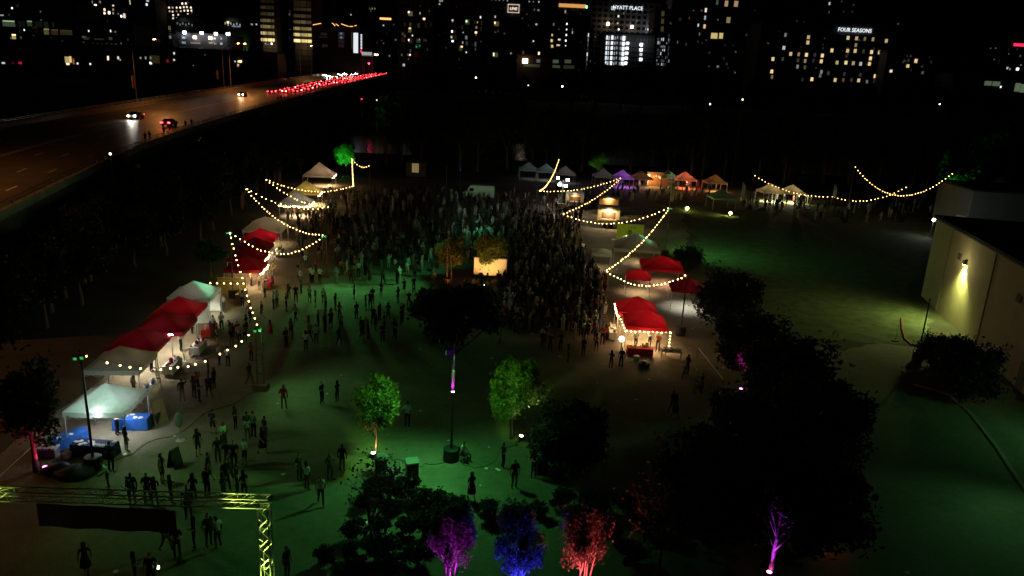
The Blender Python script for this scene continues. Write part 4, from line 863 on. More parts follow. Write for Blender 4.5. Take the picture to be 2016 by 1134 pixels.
# ------------------------------------------------------------------ truss gate
tg = thing('truss_gate', 'aluminium truss gate lit yellow-green at the lower left', 'gate', (0, 0, 0))
def truss(parent, a, b, w, name):
    a, b = Vector(a), Vector(b); d = (b-a).normalized(); u = Vector((0, 1, 0)) if abs(d.y) < .5 else Vector((1, 0, 0)); v = d.cross(u).normalized(); u = v.cross(d).normalized(); L = (b-a).length
    pt = bpy.data.objects.new(name, None); C.objects.link(pt); pt.parent = parent
    cs = [u*(s*w/2)+v*(q*w/2) for s, q in ((-1, -1), (1, -1), (1, 1), (-1, 1))]
    for c in cs: m = MB(); m.tube(a+c, b+c, .026, n=8); m.build('chord', 'alu', pt, True)
    m = MB(); n = int(L/w/1.1)
    for i in range(n):
        p0, p1 = a+d*(L*i/n), a+d*(L*(i+1)/n)
        for j in range(4):
            c0, c1 = cs[j], cs[(j+1) % 4]
            if i % 2: c0, c1 = c1, c0
            m.tube(p0+c0, p1+c1, .013, n=5, cap=False)
            if i % 4 == 0: m.tube(p0+c0, p0+c1, .015, n=5, cap=False)
    m.build('lacing', 'alu', pt, True)
ga, gb = G(-34, 971, 6.0), G(522, 987, 6.0); d_ = (gb-ga).normalized()
truss(tg, ga-d_*.6, gb+d_*.15, .36, 'beam')
for p in (ga-d_*.25, gb-d_*.05):
    truss(tg, (p.x, p.y, .05), (p.x, p.y, 5.8), .36, 'leg')
    m = MB(); m.box((p.x, p.y, .025), (.9, .9, .05)); m.build('base_plate', 'steel', tg)
p0, p1 = G(70, 986, 5.8), G(345, 1000, 5.8)
N = 14; m = MB(); vs = []
for i in range(N+1):
    q = p0.lerp(p1, i/N); w = .03*math.sin(i*1.3)
    vs += [(q.x, q.y+w, 5.7), (q.x, q.y+w*1.5, 4.75)]
m.add(vs, [(2*i, 2*i+1, 2*i+3, 2*i+2) for i in range(N)]); bo = m.build('banner', 'banner', None, True); tag(bo, 'dark cloth banner hanging under the truss gate', 'banner')
def uplight(g, lens, label, col=None, energy=0, target=None, ang=60, size=.08, rz=0, blend=.7, off=(0, 0, .35)):
    t = thing('uplight', label, 'floodlight', (g[0], g[1], 0), 0, 'ground floodlights')
    b = MB(); b.box((0, 0, .04), (.26, .2, .06)); b.tube((-.14, 0, .05), (-.14, 0, .24), .02, n=5); b.tube((.14, 0, .05), (.14, 0, .24), .02, n=5); b.build('bracket', 'black', t)
    b = MB(); b.lathe([(.07, .10), (.13, .16), (.14, .27)], 12); b.build('housing', 'black', t)
    b = MB(); b.lathe([(.115, .272), (.09, .295), (.02, .305)], 12); b.build('lens', lens, t, True)
    if energy: lamp('SPOT', off, energy, col, (Vector(target)-Vector((g[0], g[1], 0))), ang, blend, size, t)
    return t
for p, nm in ((ga-d_*.25, 'yellow-green floodlight at the left foot of the truss gate'), (gb-d_*.05, 'yellow-green floodlight at the right foot of the truss gate')):
    uplight((p.x+.15, p.y-.75), 'lens_yellow', nm, (.72, 1, .14), 5200, (p.x, p.y, 6), 30, .1, blend=.6)

# ------------------------------------------------------------------ lamp posts of the plaza
def plaza_post(px, py, h, label, shade=False):
    g = G(px, py); t = thing('lamp_post', label, 'lamp post', (g.x, g.y, 0), 0, 'plaza lamp posts')
    b = MB(); b.tube((0, 0, 0), (0, 0, h), .075, .055, 10); b.build('post', 'darkpole', t)
    if shade: b = MB(); b.lathe([(.03, h+.10), (.75, h+.02), (.78, h-.02), (.1, h-.05)], 20); b.build('shade', 'darkpole', t, True)
    b = MB(); b.lathe([(.46, 0), (.48, .1), (.45, .6), (.47, .72), (.40, .75)], 16); b.build('barrel_base', 'black', t); return t, g
t, g1 = plaza_post(888, 905, 7.1, 'dark lamp post with a violet lit stretch in the green plaza')
b = MB(); b.lathe([(.10, 4.0), (.105, 4.22), (.07, 4.25)], 10); b.build('clamp_light', 'black', t)
b = MB(); b.lathe([(.085, 4.251), (.05, 4.28)], 10); b.build('lens', 'lens_white', t)
b = MB(); b.lathe([(.075, 4.3), (.09, 4.35), (.09, 5.5), (.07, 5.55)], 12); b.build('sleeve', 'brown', t, True)
lamp('SPOT', (-.12, -.55, 4.1), 420, (.38, .03, 1), (0, 0, 5.1), 60, .8, .05, t)
b = MB(); b.box((-.25, 0, 6.6), (.34, .22, .3)); b.build('floodlight', 'black', t)
b = MB(); b.box((-.43, -.02, 6.57), (.02, .18, .24)); b.build('lens', 'lens_green', t)
GREEN = (.15, 1.0, .24)
lamp('SPOT', (-.5, -.1, 6.5), 1150, GREEN, (-3.6, -5.0, 0), 140, .9, .3, t)
lamp('SPOT', (.25, -.2, 6.5), 480, GREEN, (2.5, -2.0, 0), 120, .9, .3, t)
for tg_, e_ in ((G(741, 897)+Vector((0, 0, 3.0)), 1150), (G(1006, 864)+Vector((0, 0, 3.2)), 1300)):
    lamp('SPOT', (0, -.15, 6.4), e_, (.3, 1, .09), tg_-Vector((g1.x, g1.y, 0)), 48, .6, .1, t)
t, g2 = plaza_post(880, 560, 6.4, 'dark lamp post behind the orange lit trees')
lamp('SPOT', (-.4, .2, 6.0), 1500, GREEN, (-11, -2.5, 0), 104, 1, .8, t)
lamp('SPOT', (-.4, .4, 6.0), 520, (.12, 1, .35), (-4, 9, 0), 80, 1, .12, t)
lamp('SPOT', (.4, .6, 6.0), 9000, (.5, 1, .55), (1, 58, 1.5), 22, 1, .12, t)
t, g3 = plaza_post(878, 400, 6.5, 'distant thin lamp post left of the white van', False)
t, g4 = plaza_post(1322, 372, 7.5, 'far pale topped post behind the feather flag', False)
t, g5 = plaza_post(905, 372, 6, 'far lamp post with a blue violet lit stretch', False)
lamp('SPOT', (0, -.4, 2.8), 700, (.2, .1, 1), (0, 0, 5), 30, .8, .05, t)
# further green floods on existing poles; the wash from A, C, D is added
pN = POLE['N']; lamp('SPOT', pN+Vector((.2, -.1, -.2)), 3000, (.2, 1, .25), (pN.x+20, pN.y+8, 0), 140, 1, .3)
lamp('SPOT', pN+Vector((-.1, -.2, -.2)), 2600, (.12, 1, .5), (15.2, 89.4, 3), 40, .8, .15)
lamp('SPOT', POLE['A']+Vector((.3, -.2, -.3)), 400, (.36, 1, .34), (-15.5, 35.0, 0), 128, 1, .5)
lamp('SPOT', POLE['C']+Vector((.2, -.2, 0)), 420, (.3, 1, .3), (-11.5, 45.0, 0), 130, 1, .5)
pA = POLE['A']; lamp('SPOT', POLE['B']+Vector((.1, -.35, -.3)), 2400, (.15, 1, .5), (-27.0, 60.2, 3), 26, .7, .1)
lamp('SPOT', pA+Vector((.25, .1, -.6)), 720, (.62, 1, .84), (-23.3, 38.0, 2.4), 60, .9, .1)
pB = POLE['B']; lamp('SPOT', pB+Vector((.2, -.2, -.2)), 1700, GREEN, G(415, 545)+Vector((0, 0, 2.8)), 44, .9, .1)
pC = POLE['C']; lamp('SPOT', POLE['D']+Vector((0, -.2, .1)), 2200, GREEN, (-12.0, 57, 0), 110, 1, .8)

for nm in 'NABCD':  # floodlight heads added to give these lights a body on the pole
    z_ = POLE[nm].z
    for dx, dy in ((.16, -.1), (-.1, -.24)):
        b = MB(); b.box((dx, dy, z_-.12), (.24, .2, .2)); fl = b.build('floodlight', 'black', POBJ[nm]); b = MB(); b.box((dx+.01, dy-.106, z_-.14), (.18, .01, .14)); b.build('lens', 'lens_green', fl)
def added_stand_light(loc, label, lens='lens_warm'):  # tripod and head added to carry a fill light
    t = thing('stand_lamp', label, 'floodlight', (loc[0], loc[1], 0), 0, 'added fill lights on stands'); b = MB(); b.tube((0, 0, 0), (0, 0, loc[2]), .03, n=6); [b.tube((0, 0, .5), (.4*math.cos(a), .4*math.sin(a), 0), .02, n=5) for a in (0, 2.1, 4.2)]; b.build('tripod', 'black', t)
    b = MB(); b.box((0, -.02, loc[2]+.12), (.3, .14, .22)); b.build('lamp_head', 'black', t); b = MB(); b.box((0, .056, loc[2]+.12), (.24, .01, .16)); b.build('lens', lens, t)
# ------------------------------------------------------------------ uplights at trees
uplight(G(735, 900), 'lens_warm', 'warm white floodlight at the foot of the bright green tree', (1, .55, .2), 330, tuple(G(741, 897)+Vector((0, .3, 3.2))), 80)
uplight(G(1026, 866), 'lens_white', 'white floodlight at the foot of the yellow-green tree', (.8, .9, .3), 420, tuple(G(1030, 868)+Vector((0, 0, 3.2))), 70)
uplight(G(90, 928), 'lens_magenta', 'magenta floodlight beside the red lit trunk', (1, .03, .14), 420, tuple(G(72, 928)+Vector((0, 0, 2.6))), 70)
for px, py, c, ln, e, lab in [(893, 1205, (.62, .02, 1), 'lens_violet', 420, 'purple floodlight under the purple lit tree'), (1022, 1225, (.03, .03, 1), 'lens_blue', 900, 'blue floodlight under the blue lit tree'), (1146, 1236, (1, .10, .14), 'lens_red', 900, 'red floodlight under the red lit tree'), (1513, 1136, (.5, .04, 1), 'lens_magenta', 200, 'violet floodlight at the foot of the violet lit trunk')]:
    g = G(px, py); tgt = G({893: 885, 1022: 1014, 1146: 1146, 1513: 1518}[px], {893: 1172, 1022: 1190, 1146: 1200, 1513: 1128}[px])+Vector((0, 0, 2.6))
    uplight(g, ln, lab, c, e*2.6, tuple(tgt), 70 if px < 1500 else 30, off=(0, -.7 if px < 1500 else 0, .4))
uplight(G(1458, 772), 'lens_magenta', 'magenta floodlight under the dark lawn tree', (1, .03, .7), 2200, tuple(G(1466, 745)+Vector((0, 0, 4))), 44)
uplight(G(893, 578), 'lens_warm', 'orange floodlight under the orange lit tree', (1, .3, .07), 1500, tuple(G(895, 555)+Vector((0, 0, 3.2))), 80)
uplight(G(955, 566), 'lens_warm', 'amber floodlight under the tree before the white board', (1, .5, .12), 1200, tuple(G(960, 545)+Vector((0, 0, 3.2))), 80)
uplight(G(676, 350), 'lens_green', 'green floodlight under the vivid green far tree', (.05, 1, .1), 9000, tuple(G(682, 345)+Vector((0, 0, 5))), 60)
uplight(G(1872, 412), 'lens_green', 'green floodlight under the green tree at the far right', (.05, 1, .18), 9000, tuple(G(1874, 402)+Vector((0, 0, 4.6))), 34)
uplight(G(1170, 356), 'lens_green', 'green floodlight under the faint far tree', (.3, 1, .1), 900, tuple(G(1175, 352)+Vector((0, 0, 5))), 60)
g = G(1352, 416); uplight(g, 'lens_yellow', 'yellow floodlight on the lawn, the left one of the two', (.95, 1, .15), 900, (g.x+1, g.y+8, 1), 120)
g = G(1437, 426); uplight(g, 'lens_yellow', 'yellow floodlight on the lawn under the lone mint tent', (.95, 1, .15), 1400, (g.x-5, g.y+2, .3), 120)
for o in list(C.objects):
    if o.get('label', '').startswith('yellow floodlight on the lawn'):
        m = MB(); m.lathe([(.05, -.28), (.3, -.1), (.3, .1), (.05, .28)], 10); m.build('glare_dome', 'glare_yellow', o, True, loc=(0, -.1, .6))  # dome added to imitate the glare around the floodlight lens
# ------------------------------------------------------------------ hall on the right
cF, cN = Vector((46.5, 79.9, 0)), Vector((33.2, 27.0, 0)); HH = 9.0
wd_ = (cN-cF).normalized(); wn_ = Vector((wd_.y, -wd_.x, 0));  wn_ = wn_ if wn_.x < 0 else -wn_; L_ = (cN-cF).length
th = thing('hall', 'big tan hall with a wall lamp at the right edge', 'building', (cF.x, cF.y, 0), math.atan2(wd_.y, wd_.x))
iv = Matrix.Rotation(-math.atan2(wd_.y, wd_.x), 3, 'Z'); inw = iv @ wn_; sgn = -1 if inw.y < 0 else 1     # outward = sgn*y in local
NP = 9
for i in range(NP):                        # wall panels with open joints
    x0 = L_*i/NP; m = MB(); m.box((x0+L_/NP/2, -sgn*.15, HH/2), (L_/NP-.012, .3, HH)); m.build('wall_panel', 'wallpaint', th)
m = MB(); m.box((L_/2, -sgn*12.4, HH/2-.05), (L_-.1, 24, HH-.1)); m.build('core', 'wallpaint', th)
m = MB(); m.box((L_/2, -sgn*12.1, HH+.12), (L_+.5, 24.6, .24)); m.build('roof', 'roofdark', th)
d = ray(1903, 519); n_ = wn_; tt = (cF-CAM).dot(n_)/d.dot(n_); wp = CAM+d*tt; lx = (iv @ (wp-cF)).x; lz = wp.z
m = MB(); m.box((lx, sgn*.16, lz+.05), (.42, .3, .34)); m.prism([(lx-.21, sgn*.01, lz+.22), (lx-.21, sgn*.34, lz+.22), (lx-.21, sgn*.01, lz+.42)], (.42, 0, 0)); wl = m.build('wall_lamp', 'black', th)
m = MB(); m.box((lx, sgn*.19, lz-.13), (.34, .2, .02)); m.build('lens', 'lens_yellow', wl)
YG = (.86, 1, .30)
lamp('SPOT', (lx, sgn*.5, lz-.15), 3200, YG, (lx-.2, sgn*.15, 0), 112, 1, .22, th)
lamp('SPOT', (lx, sgn*.55, lz-.1), 2100, YG, (lx+2, sgn*9.5, 0), 155, 1, .15, th)
lamp('POINT', (lx, sgn*1.6, lz-.2), 90, (1, .9, .45), parent=th, size=.3)
m = MB(); m.tube((lx+.6, sgn*.04, lz-.6), (lx+2.6, sgn*.04, lz-2.6), .015, n=5); m.build('cable', 'black', th)
for xx in (6.2, 18.4, 30.5, 42.6):
    m = MB(); m.tube((xx, sgn*.09, .1), (xx, sgn*.09, HH-.1), .06, n=8); m.build('downpipe', 'greywall', th)
m = MB(); m.box((L_/2, sgn*.12, HH-.08), (L_, .2, .14)); m.build('gutter', 'greywall', th)
for xx, zz in ((9.5, 6.6), (24.5, 6.4), (34, 6.6)):
    m = MB(); m.box((xx, sgn*.04, zz), (.9, .1, .6)); vt = m.build('vent', 'greywall', th); m = MB(); [m.box((xx, sgn*.1, zz-.2+k*.13), (.8, .03, .06)) for k in range(4)]; m.build('louvre', 'black', vt)
for xx in (14, 27, 40):
    m = MB(); m.box((xx, -sgn*9, HH+.9), (2.2, 1.8, 1.3)); m.build('roof_unit', 'greywall', th)
for i, (xx, zz) in enumerate(((28, 0), (36, 0))):
    m = MB(); m.box((xx, sgn*.02, 1.1), (1.1, .06, 2.2)); dd = m.build('door', 'greywall', th); m = MB(); m.box((xx+.4, sgn*.07, 1.05), (.05, .06, .2)); m.build('handle', 'steel', dd)
lamp('SPOT', (L_*.72, sgn*1.0, 6.5), 260, (.25, 1, .3), (L_*.7, sgn*5, 0), 130, .9, .15, th)
m = MB(); m.box((L_*.72, sgn*.2, 6.7), (.4, .4, .3)); m.build('green_flood', 'black', th)
# green flood on a pole at the lower right, off the path
gq = G(2060, 1000); tq = thing('lamp_post', 'dark post with a green floodlight beside the grey path', 'lamp post', (gq.x, gq.y, 0)); m = MB(); m.tube((0, 0, 0), (0, 0, 7), .07, .05, 8); m.build('post', 'darkpole', tq)
m = MB(); m.box((-.1, 0, 6.9), (.3, .3, .25)); m.build('floodlight', 'black', tq); lamp('SPOT', (-.2, 0, 6.6), 380, (.24, .9, .28), (-4, -4, 0), 120, 1, .15, tq)
# grey building behind
a = G(1925, 470); b2 = G(2050, 470); m0 = thing('grey_shed', 'plain grey building with a bright white lamp at its corner', 'building', (a.x+9, a.y+8, 0), R(-8))
hgt = 7.5
m = MB(); m.box((0, 0, hgt/2), (18, 14, hgt)); m.build('wall', 'greywall', m0)
m = MB(); m.box((0, 0, hgt+.15), (18.5, 14.5, .3)); m.build('roof', 'roofdark', m0)
m = MB(); m.box((-9.4, -5.4, 1.6), (.9, 1.6, 3.2)); m.build('porch', 'whitepaint', m0)
p = G(1908, 394, 5.2); ll = Matrix.Rotation(R(8), 3, 'Z') @ (p-Vector((a.x+9, a.y+8, 0)))
m = MB(); m.box((0, 0, 0), (.45, .45, .45)); m.build('lamp', 'lamp_white', m0, loc=ll); lamp('POINT', ll+Vector((-.6, -.7, -.3)), 110, (.95, .98, 1), parent=m0, size=.2)
m = MB(); m.tube((ll.x, ll.y, ll.z), (-8.9, -5.5, ll.z), .06, n=6); m.build('bracket', 'steel', m0)
p = G(1838, 433, 3.0); t = thing('stand_lamp', 'white work light on a stand at the far corner of the hall', 'floodlight', (p.x, p.y, 0))
m = MB(); m.tube((0, 0, 0), (0, 0, 3), .04, n=6); m.build('stand', 'steel', t); m = MB(); m.box((0, -.05, 3.05), (.34, .2, .34)); m.build('lamp', 'lamp_white', t); lamp('POINT', (0, -.4, 3.0), 120, (.95, 1, 1), parent=t)

# ------------------------------------------------------------------ highway lamps
def hlamp(s, off, H_, label, reach=5.5, lit=True, e=5200):
    p, d = hpoint(s, off, 0); t = thing('street_lamp', label, 'street lamp', p, math.atan2(d.y, d.x), 'highway lamp posts')
    m = MB(); m.tube((0, 0, 0), (0, 0, H_), .16, .09, 8); m.box((0, 0, .3), (.6, .6, .6)); m.build('post', 'steel', t)
    m = MB(); pts = [(0, 0, H_-.4), (0, -reach*.35, H_+.9), (0, -reach, H_+1.6)]
    for a_, b_ in zip(pts, pts[1:]): m.tube(a_, b_, .08, .06, 6)
    m.build('arm', 'steel', t)
    m = MB(); m.box((0, -reach-.3, H_+1.58), (.5, 1.0, .22)); m.build('lamp_head', 'steel', t)
    m = MB(); m.box((0, -reach-.3, H_+1.40), (.5, .9, .14)); m.build('lens', 'sodium' if lit else 'steel', t)
    m = MB(); m.box((0, -reach-.85, H_+1.22), (3.0, .04, .72)); m.box((0, -reach-.6, H_+1.6), (3.0, .5, .04)); m.build('added_shield', 'steel', t)  # plates added to keep the lamp's light off the park
    if lit: lamp('SPOT', (0, -reach-.3, H_+1.2), e, (1, .37, .09), (0, -reach-6, 0), 165, .6, .08, t)
def station_near(px, off):
    best = min((abs(proj(hpoint(k/20, off, 0)[0])[0]-px), k/20) for k in range(20*(len(RE)-1))); return best[1]
for px, lab, e in [(268, 'nearest highway lamp post with a bent arm above the oncoming car', 5000), (441, 'highway lamp post with a long arm in front of the parking garage', 5500), (454, 'highway lamp post close beside the one before the parking garage', 3000), (593, 'tall highway lamp post in front of the wide banded tower', 5000), (615, 'tall highway lamp post at the edge of the wide banded tower', 0), (667, 'thin far highway lamp post before the glass office', 9000)]:
    hlamp(station_near(px, HW+.5), HW+.5, 14.5, lab, 5.5, e > 0, e)
hlamp(1.6, HW+.5, 14.5, 'highway lamp post left of the view', 5.5, True, 12000)
hlamp(.2, HW+.5, 14.5, 'highway lamp post far left of the view', 5.5, True, 9000)
# sign panels on the far lamp posts
for px, lab in ((270, 'pinkish banner panel on the nearest highway lamp post'), (432, 'pinkish banner panel on the second highway lamp post')):
    p, d = hpoint(station_near(px, HW+.4), HW+.9, 5.5); m = MB(); m.box((0, 0, 0), (.08, 1.0, 3.0)); o = m.build('banner', 'brown', None, loc=p); o.rotation_euler.z = math.atan2(d.y, d.x)+R(60); tag(o, lab, 'banner')
# ------------------------------------------------------------------ cars
def car_mesh():
    prof = [(-2.25, .35), (-2.28, .75), (-2.1, .95), (-1.35, 1.0), (-.75, 1.42), (.55, 1.46), (1.35, 1.02), (2.15, .88), (2.28, .62), (2.25, .32)]
    b = MB(); n = len(prof); vs = []
    for yy, sc in ((-.88, 1), (-.80, 1), (.80, 1), (.88, 1)):
        for x, z in prof:
            zz = z; y_ = yy
            if z > 1.1: y_ = yy*.78 if abs(yy) > .85 else yy*.80
            if abs(yy) > .85: zz = min(z, 1.40); 
            vs.append((x*(1 if abs(yy) < .85 else .985), y_, zz))
    fs = []
    for k in range(3):
        for i in range(n): fs.append((k*n+i, k*n+(i+1) % n, (k+1)*n+(i+1) % n, (k+1)*n+i))
    fs += [tuple(range(n-1, -1, -1)), tuple(range(3*n, 4*n))]; b.add(vs, fs); body = b.mesh('body', 'carpaint', True)
    b = MB()
    b.add([(1.36, -.66, 1.05), (1.36, .66, 1.05), (.62, .58, 1.45), (.62, -.58, 1.45)], [(0, 1, 2, 3)]); b.v = [(x+.03, y, z+.03) for x, y, z in b.v]
    b2 = MB(); b2.add([(-1.36, .66, 1.03), (-1.36, -.66, 1.03), (-.8, -.58, 1.42), (-.8, .58, 1.42)], [(0, 1, 2, 3)]); b2.v = [(x-.03, y, z+.03) for x, y, z in b2.v]; b.add(b2.v, b2.f)
    for s_ in (-1, 1): b.add([(-1.15, s_*.80, 1.03), (1.1, s_*.80, 1.05), (.5, s_*.72, 1.38), (-.7, s_*.72, 1.36)], [(0, 1, 2, 3) if s_ < 0 else (3, 2, 1, 0)])
    glass = b.mesh('windows', 'darkglass')
    w = MB(); w.tube((0, -.11, 0), (0, .11, 0), .33, n=14); wheel = w.mesh('wheel', 'rubber'); w = MB(); w.tube((0, -.12, 0), (0, .12, 0), .19, n=10); rim = w.mesh('rim', 'steel')
    return body, glass, wheel, rim
CB, CG, CWH, CR = car_mesh()
def lens_mesh(m, sx=.06, sy=.36, sz=.16): b = MB(); b.box((0, 0, 0), (sx, sy, sz)); return b.mesh('lens', m)
HLM, HLW, TLM, TLH = lens_mesh('headlight', .06, .34, .2), lens_mesh('headlight_warm', .06, .34, .2), lens_mesh('taillight', .06, .42, .26), lens_mesh('taillight_hot', .06, .42, .26)
CCOL = [(.02, .02, .022), (.4, .4, .4), (.12, .12, .13), (.5, .5, .48), (.05, .06, .1), (.2, .03, .03), (.3, .27, .2)]
def car(s, off, away, label, group=None, wheels=False, hm=None, tm=None, col=None, heads=True):
    p, d = hpoint(s, off, .02); t = thing('car', label, 'car', p, math.atan2(d.y, d.x)+(0 if away else math.pi), group)
    t.rotation_euler.y = 0
    o = link('body', CB, t); o.color = (*(col or rng.choice(CCOL)), 1); link('windows', CG, o)
    for sy_ in (-1, 1):
        if heads: link('headlight', hm or HLM, t, (2.27, sy_*.62, .66))
        link('taillight', tm or TLM, t, (-2.29, sy_*.66, .8))
    for sx_ in (-1.38, 1.42):
        for sy_ in (-1, 1):
            if wheels:
                w = link('wheel', CWH, t, (sx_, sy_*.78, .33)); link('rim', CR, w)
    return t
def sn2(px, py, away):                    # station and offset from a picture point on the deck
    best = None
    for k in range(0, 20*(len(RE)-1)):
        for o in (3.2, 6.5, 9.8, 13.1, 17, 20.2, 23.5, 26.8):
            if (o < 15) != away: continue
            q = proj(hpoint(k/20, o, .7)[0]); dd = (q[0]-px)**2+((q[1]-py)*1.6)**2
            if best is None or dd < best[0]: best = (dd, k/20, o)
    return best[1], best[2]
s_, o_ = sn2(268, 228, False); car(s_, o_, False, 'pale car with bright white headlights coming down the highway', wheels=True, col=(.45, .45, .44))
lamp('SPOT', hpoint(s_, o_, .7)[0]-hpoint(s_, o_)[1]*2.6, 700, (1, .9, .75), hpoint(max(0, s_-.5), o_, 0)[0], 60, .8, .1)
s_, o_ = sn2(333, 238, True); car(s_, o_, True, 'dark car with red taillights driving away on the highway', wheels=True, col=(.16, .08, .05))
s_, o_ = sn2(477, 184, False); car(s_, o_, False, 'car with yellowish headlights further up the highway', wheels=True, hm=HLW, col=(.3, .28, .24))
lamp('SPOT', hpoint(s_, o_, .7)[0]-hpoint(s_, o_)[1]*2.6, 500, (1, .7, .4), hpoint(max(0, s_-.5), o_, 0)[0], 60, .8, .1)
s_, o_ = sn2(533, 181, True); car(s_, o_, True, 'last dark car of the traffic jam, nearest to the camera', wheels=True, col=(.03, .025, .03))
r_ = random.Random(4)
nj = 0
s0 = s_
for lane in (3.2, 6.5, 9.8, 13.1):
    s = s0+{3.2: 1.6, 6.5: .2, 9.8: .12, 13.1: .1}[lane]
    while s < len(RE)-1.1 and nj < 96:
        step = (RE[int(s)+1]-RE[int(s)]).length
        car(s, lane+r_.uniform(-.3, .3), True, 'car with red brake lights in the dense traffic jam', 'cars in the highway traffic jam', tm=r_.choice([TLM, TLM, TLH]), heads=False); nj += 1
        s += r_.uniform(6.5, 12)/step
for px, py, w_ in [(635, 149, 0), (668, 147, 0), (677, 145, 0), (687, 143, 0), (692, 143, 0), (702, 140, 1), (707, 139, 1), (714, 139, 0), (719, 139, 0)]:
    s, o = sn2(px, py, False); car(s+rng.uniform(0, .1), o, False, 'oncoming car with glaring headlights beyond the traffic jam', 'oncoming cars far up the highway', hm=HLW if w_ else HLM)
r_ = random.Random(14); n2 = 0
for lane in (17, 20.2, 23.5):
    s = station_near(645, lane)+r_.uniform(0, .5)
    while s < len(RE)-1.1 and n2 < 34:
        car(s, lane, False, 'oncoming car with glaring headlights beyond the traffic jam', 'oncoming cars far up the highway', hm=HLW if r_.random() < .3 else HLM); n2 += 1
        s += r_.uniform(11, 34)/(RE[int(s)+1]-RE[int(s)]).length
# traffic signal at the far end
p, d = hpoint(station_near(726, 8), 8, 0); q = PY(726.5, 126, p.y); t = thing('traffic_light', 'red traffic signal glowing above the end of the jam', 'traffic light', (q.x, q.y, p.z)); h_ = q.z-p.z
m = MB(); m.tube((3, 0, 0), (3, 0, h_+1), .12, n=6); m.tube((3, 0, h_+.9), (-1, 0, h_+.9), .08, n=6); m.build('mast', 'steel', t)
m = MB(); m.box((0, 0, h_), (.5, .3, 1.5)); m.build('signal_head', 'black', t); m = MB(); m.lathe([(.42, -.05), (.42, .05)], 10); o = m.build('red_lens', wmat('r', 30), t, loc=(0, -.2, h_+.2)); o.rotation_euler.x = R(90)

# ------------------------------------------------------------------ vehicles and trailers in the park
def box_van(px, py, rz, label):
    g = G(px, py); t = thing('van', label, 'van', (g.x, g.y, 0), rz)
    prof = [(-2.9, .45), (-2.9, 2.35), (-2.7, 2.55), (1.4, 2.55), (1.75, 2.3), (2.3, 1.45), (2.95, 1.2), (3.0, .5)]
    m = MB(); m.prism([(x, -1, z) for x, z in prof], (0, 2, 0)); b_ = m.build('body', 'vanpaint', t)
    m = MB(); m.add([(1.80, -.85, 2.24), (1.80, .85, 2.24), (2.33, .9, 1.47), (2.33, -.9, 1.47)], [(0, 3, 2, 1)]); m.v = [(x+.03, y, z+.02) for x, y, z in m.v]; m.build('windscreen', 'darkglass', b_)
    for s_ in (-1, 1): m = MB(); m.box((1.35, s_*1.005, 1.8), (.8, .03, .6)); m.build('window', 'darkglass', b_)
    for x_ in (-1.9, 1.9):
        for s_ in (-1, 1): link('wheel', CWH, t, (x_, s_*.92, .36))
    for s_ in (-1, 1): m = MB(); m.box((3.0, s_*.7, .95), (.06, .3, .2)); m.build('headlight', 'whitepaint', t); m = MB(); m.box((2.1, s_*1.15, 1.55), (.15, .2, .3)); m.build('mirror', 'black', t)
    return t
box_van(942, 391, R(183), 'white cargo van parked beyond the crowd, lit green')
def trailer(g, rz, size, m_, label, awn='canopy_brown', glow=300, gc=WG, lime=False):
    t = thing('food_trailer', label, 'food trailer', (g.x, g.y, 0), rz, 'food trailers'); w, dp, h = size
    m = MB(); m.box((0, 0, .55+h/2), (w, dp, h)); m.build('body', m_, t)
    m = MB(); m.box((0, 0, .6+h), (w+.16, dp+.16, .12)); m.build('roof', 'greywall', t)
    if lime: return t
    m = MB(); m.box((0, -dp/2-.012, .55+h*.55), (w*.62, .03, h*.38)); m.build('hatch_opening', 'lamp_dim' if 'lamp_dim' in M else 'brown', t)
    m = MB(); m.box((0, -dp/2-.35, 1.45), (w*.66, .5, .05)); m.build('counter', 'legmetal', t)
    mt = Matrix.Rotation(R(-22), 3, 'X'); m = MB(); m.box((0, -dp/2-.55, .55+h*.92), (w*.7, 1.1, .05), mtx=mt); m.build('awning', awn, t)
    for x_ in (-.45, .45):
        for s_ in (-1, 1): link('wheel', CWH, t, (x_, s_*(dp/2-.05), .34))
    m = MB(); m.tube((w/2, 0, .5), (w/2+1.1, 0, .45), .06, n=6); m.build('tow_bar', 'steel', t)
    if glow: m = MB(); m.box((0, -dp/2-.15, .5+h*.9), (.5, .16, .14)); m.build('lamp', 'lamp_warm', t); lamp('POINT', (0, -dp/2-.5, .4+h*.85), glow, gc, parent=t, size=.15)
    return t
lime = trailer(G(1238, 478), R(-8), (3.7, 2.1, 2.3), 'limepanel', 'lime green food trailer with a dark drawing on its side', glow=0, lime=True)
m = MB(); r_ = random.Random(3)
for i in range(16):
    a_ = r_.uniform(-.75, .75), r_.uniform(.75, 2.5); b_ = a_[0]+r_.uniform(-.35, .35), a_[1]+r_.uniform(-.4, .4); m.tube((a_[0], -1.085, a_[1]), (b_[0], -1.085, b_[1]), .055, n=4)
m.lathe([(.02, 0), (.36, .3), (.3, .8), (.02, 1.0)], 8, (0, -.9, 1.2)); m.build('side_drawing', 'sketch', lime)
_p = G(1226, 470, 2.0)+Vector((0, -3.2, .8)); added_stand_light(_p, 'added fill light on a tripod in front of the lime trailer'); lamp('POINT', _p+Vector((0, .3, .2)), 420, (.9, 1, .35), size=.15)
trailer(G(1196, 446), R(-6), (3.4, 2.2, 2.6), 'trailer_cream', 'cream food trailer with a glaring lamp behind the lime one', glow=520)
trailer(G(1130, 410), R(-4), (3.2, 2.1, 2.3), 'trailer_cream', 'small cream food trailer under the light tower', glow=60)
trailer(G(1196, 420), R(-4), (3.2, 2.1, 2.4), 'brown', 'brown food trailer left of the cream one', glow=420, gc=(1, .65, .3))
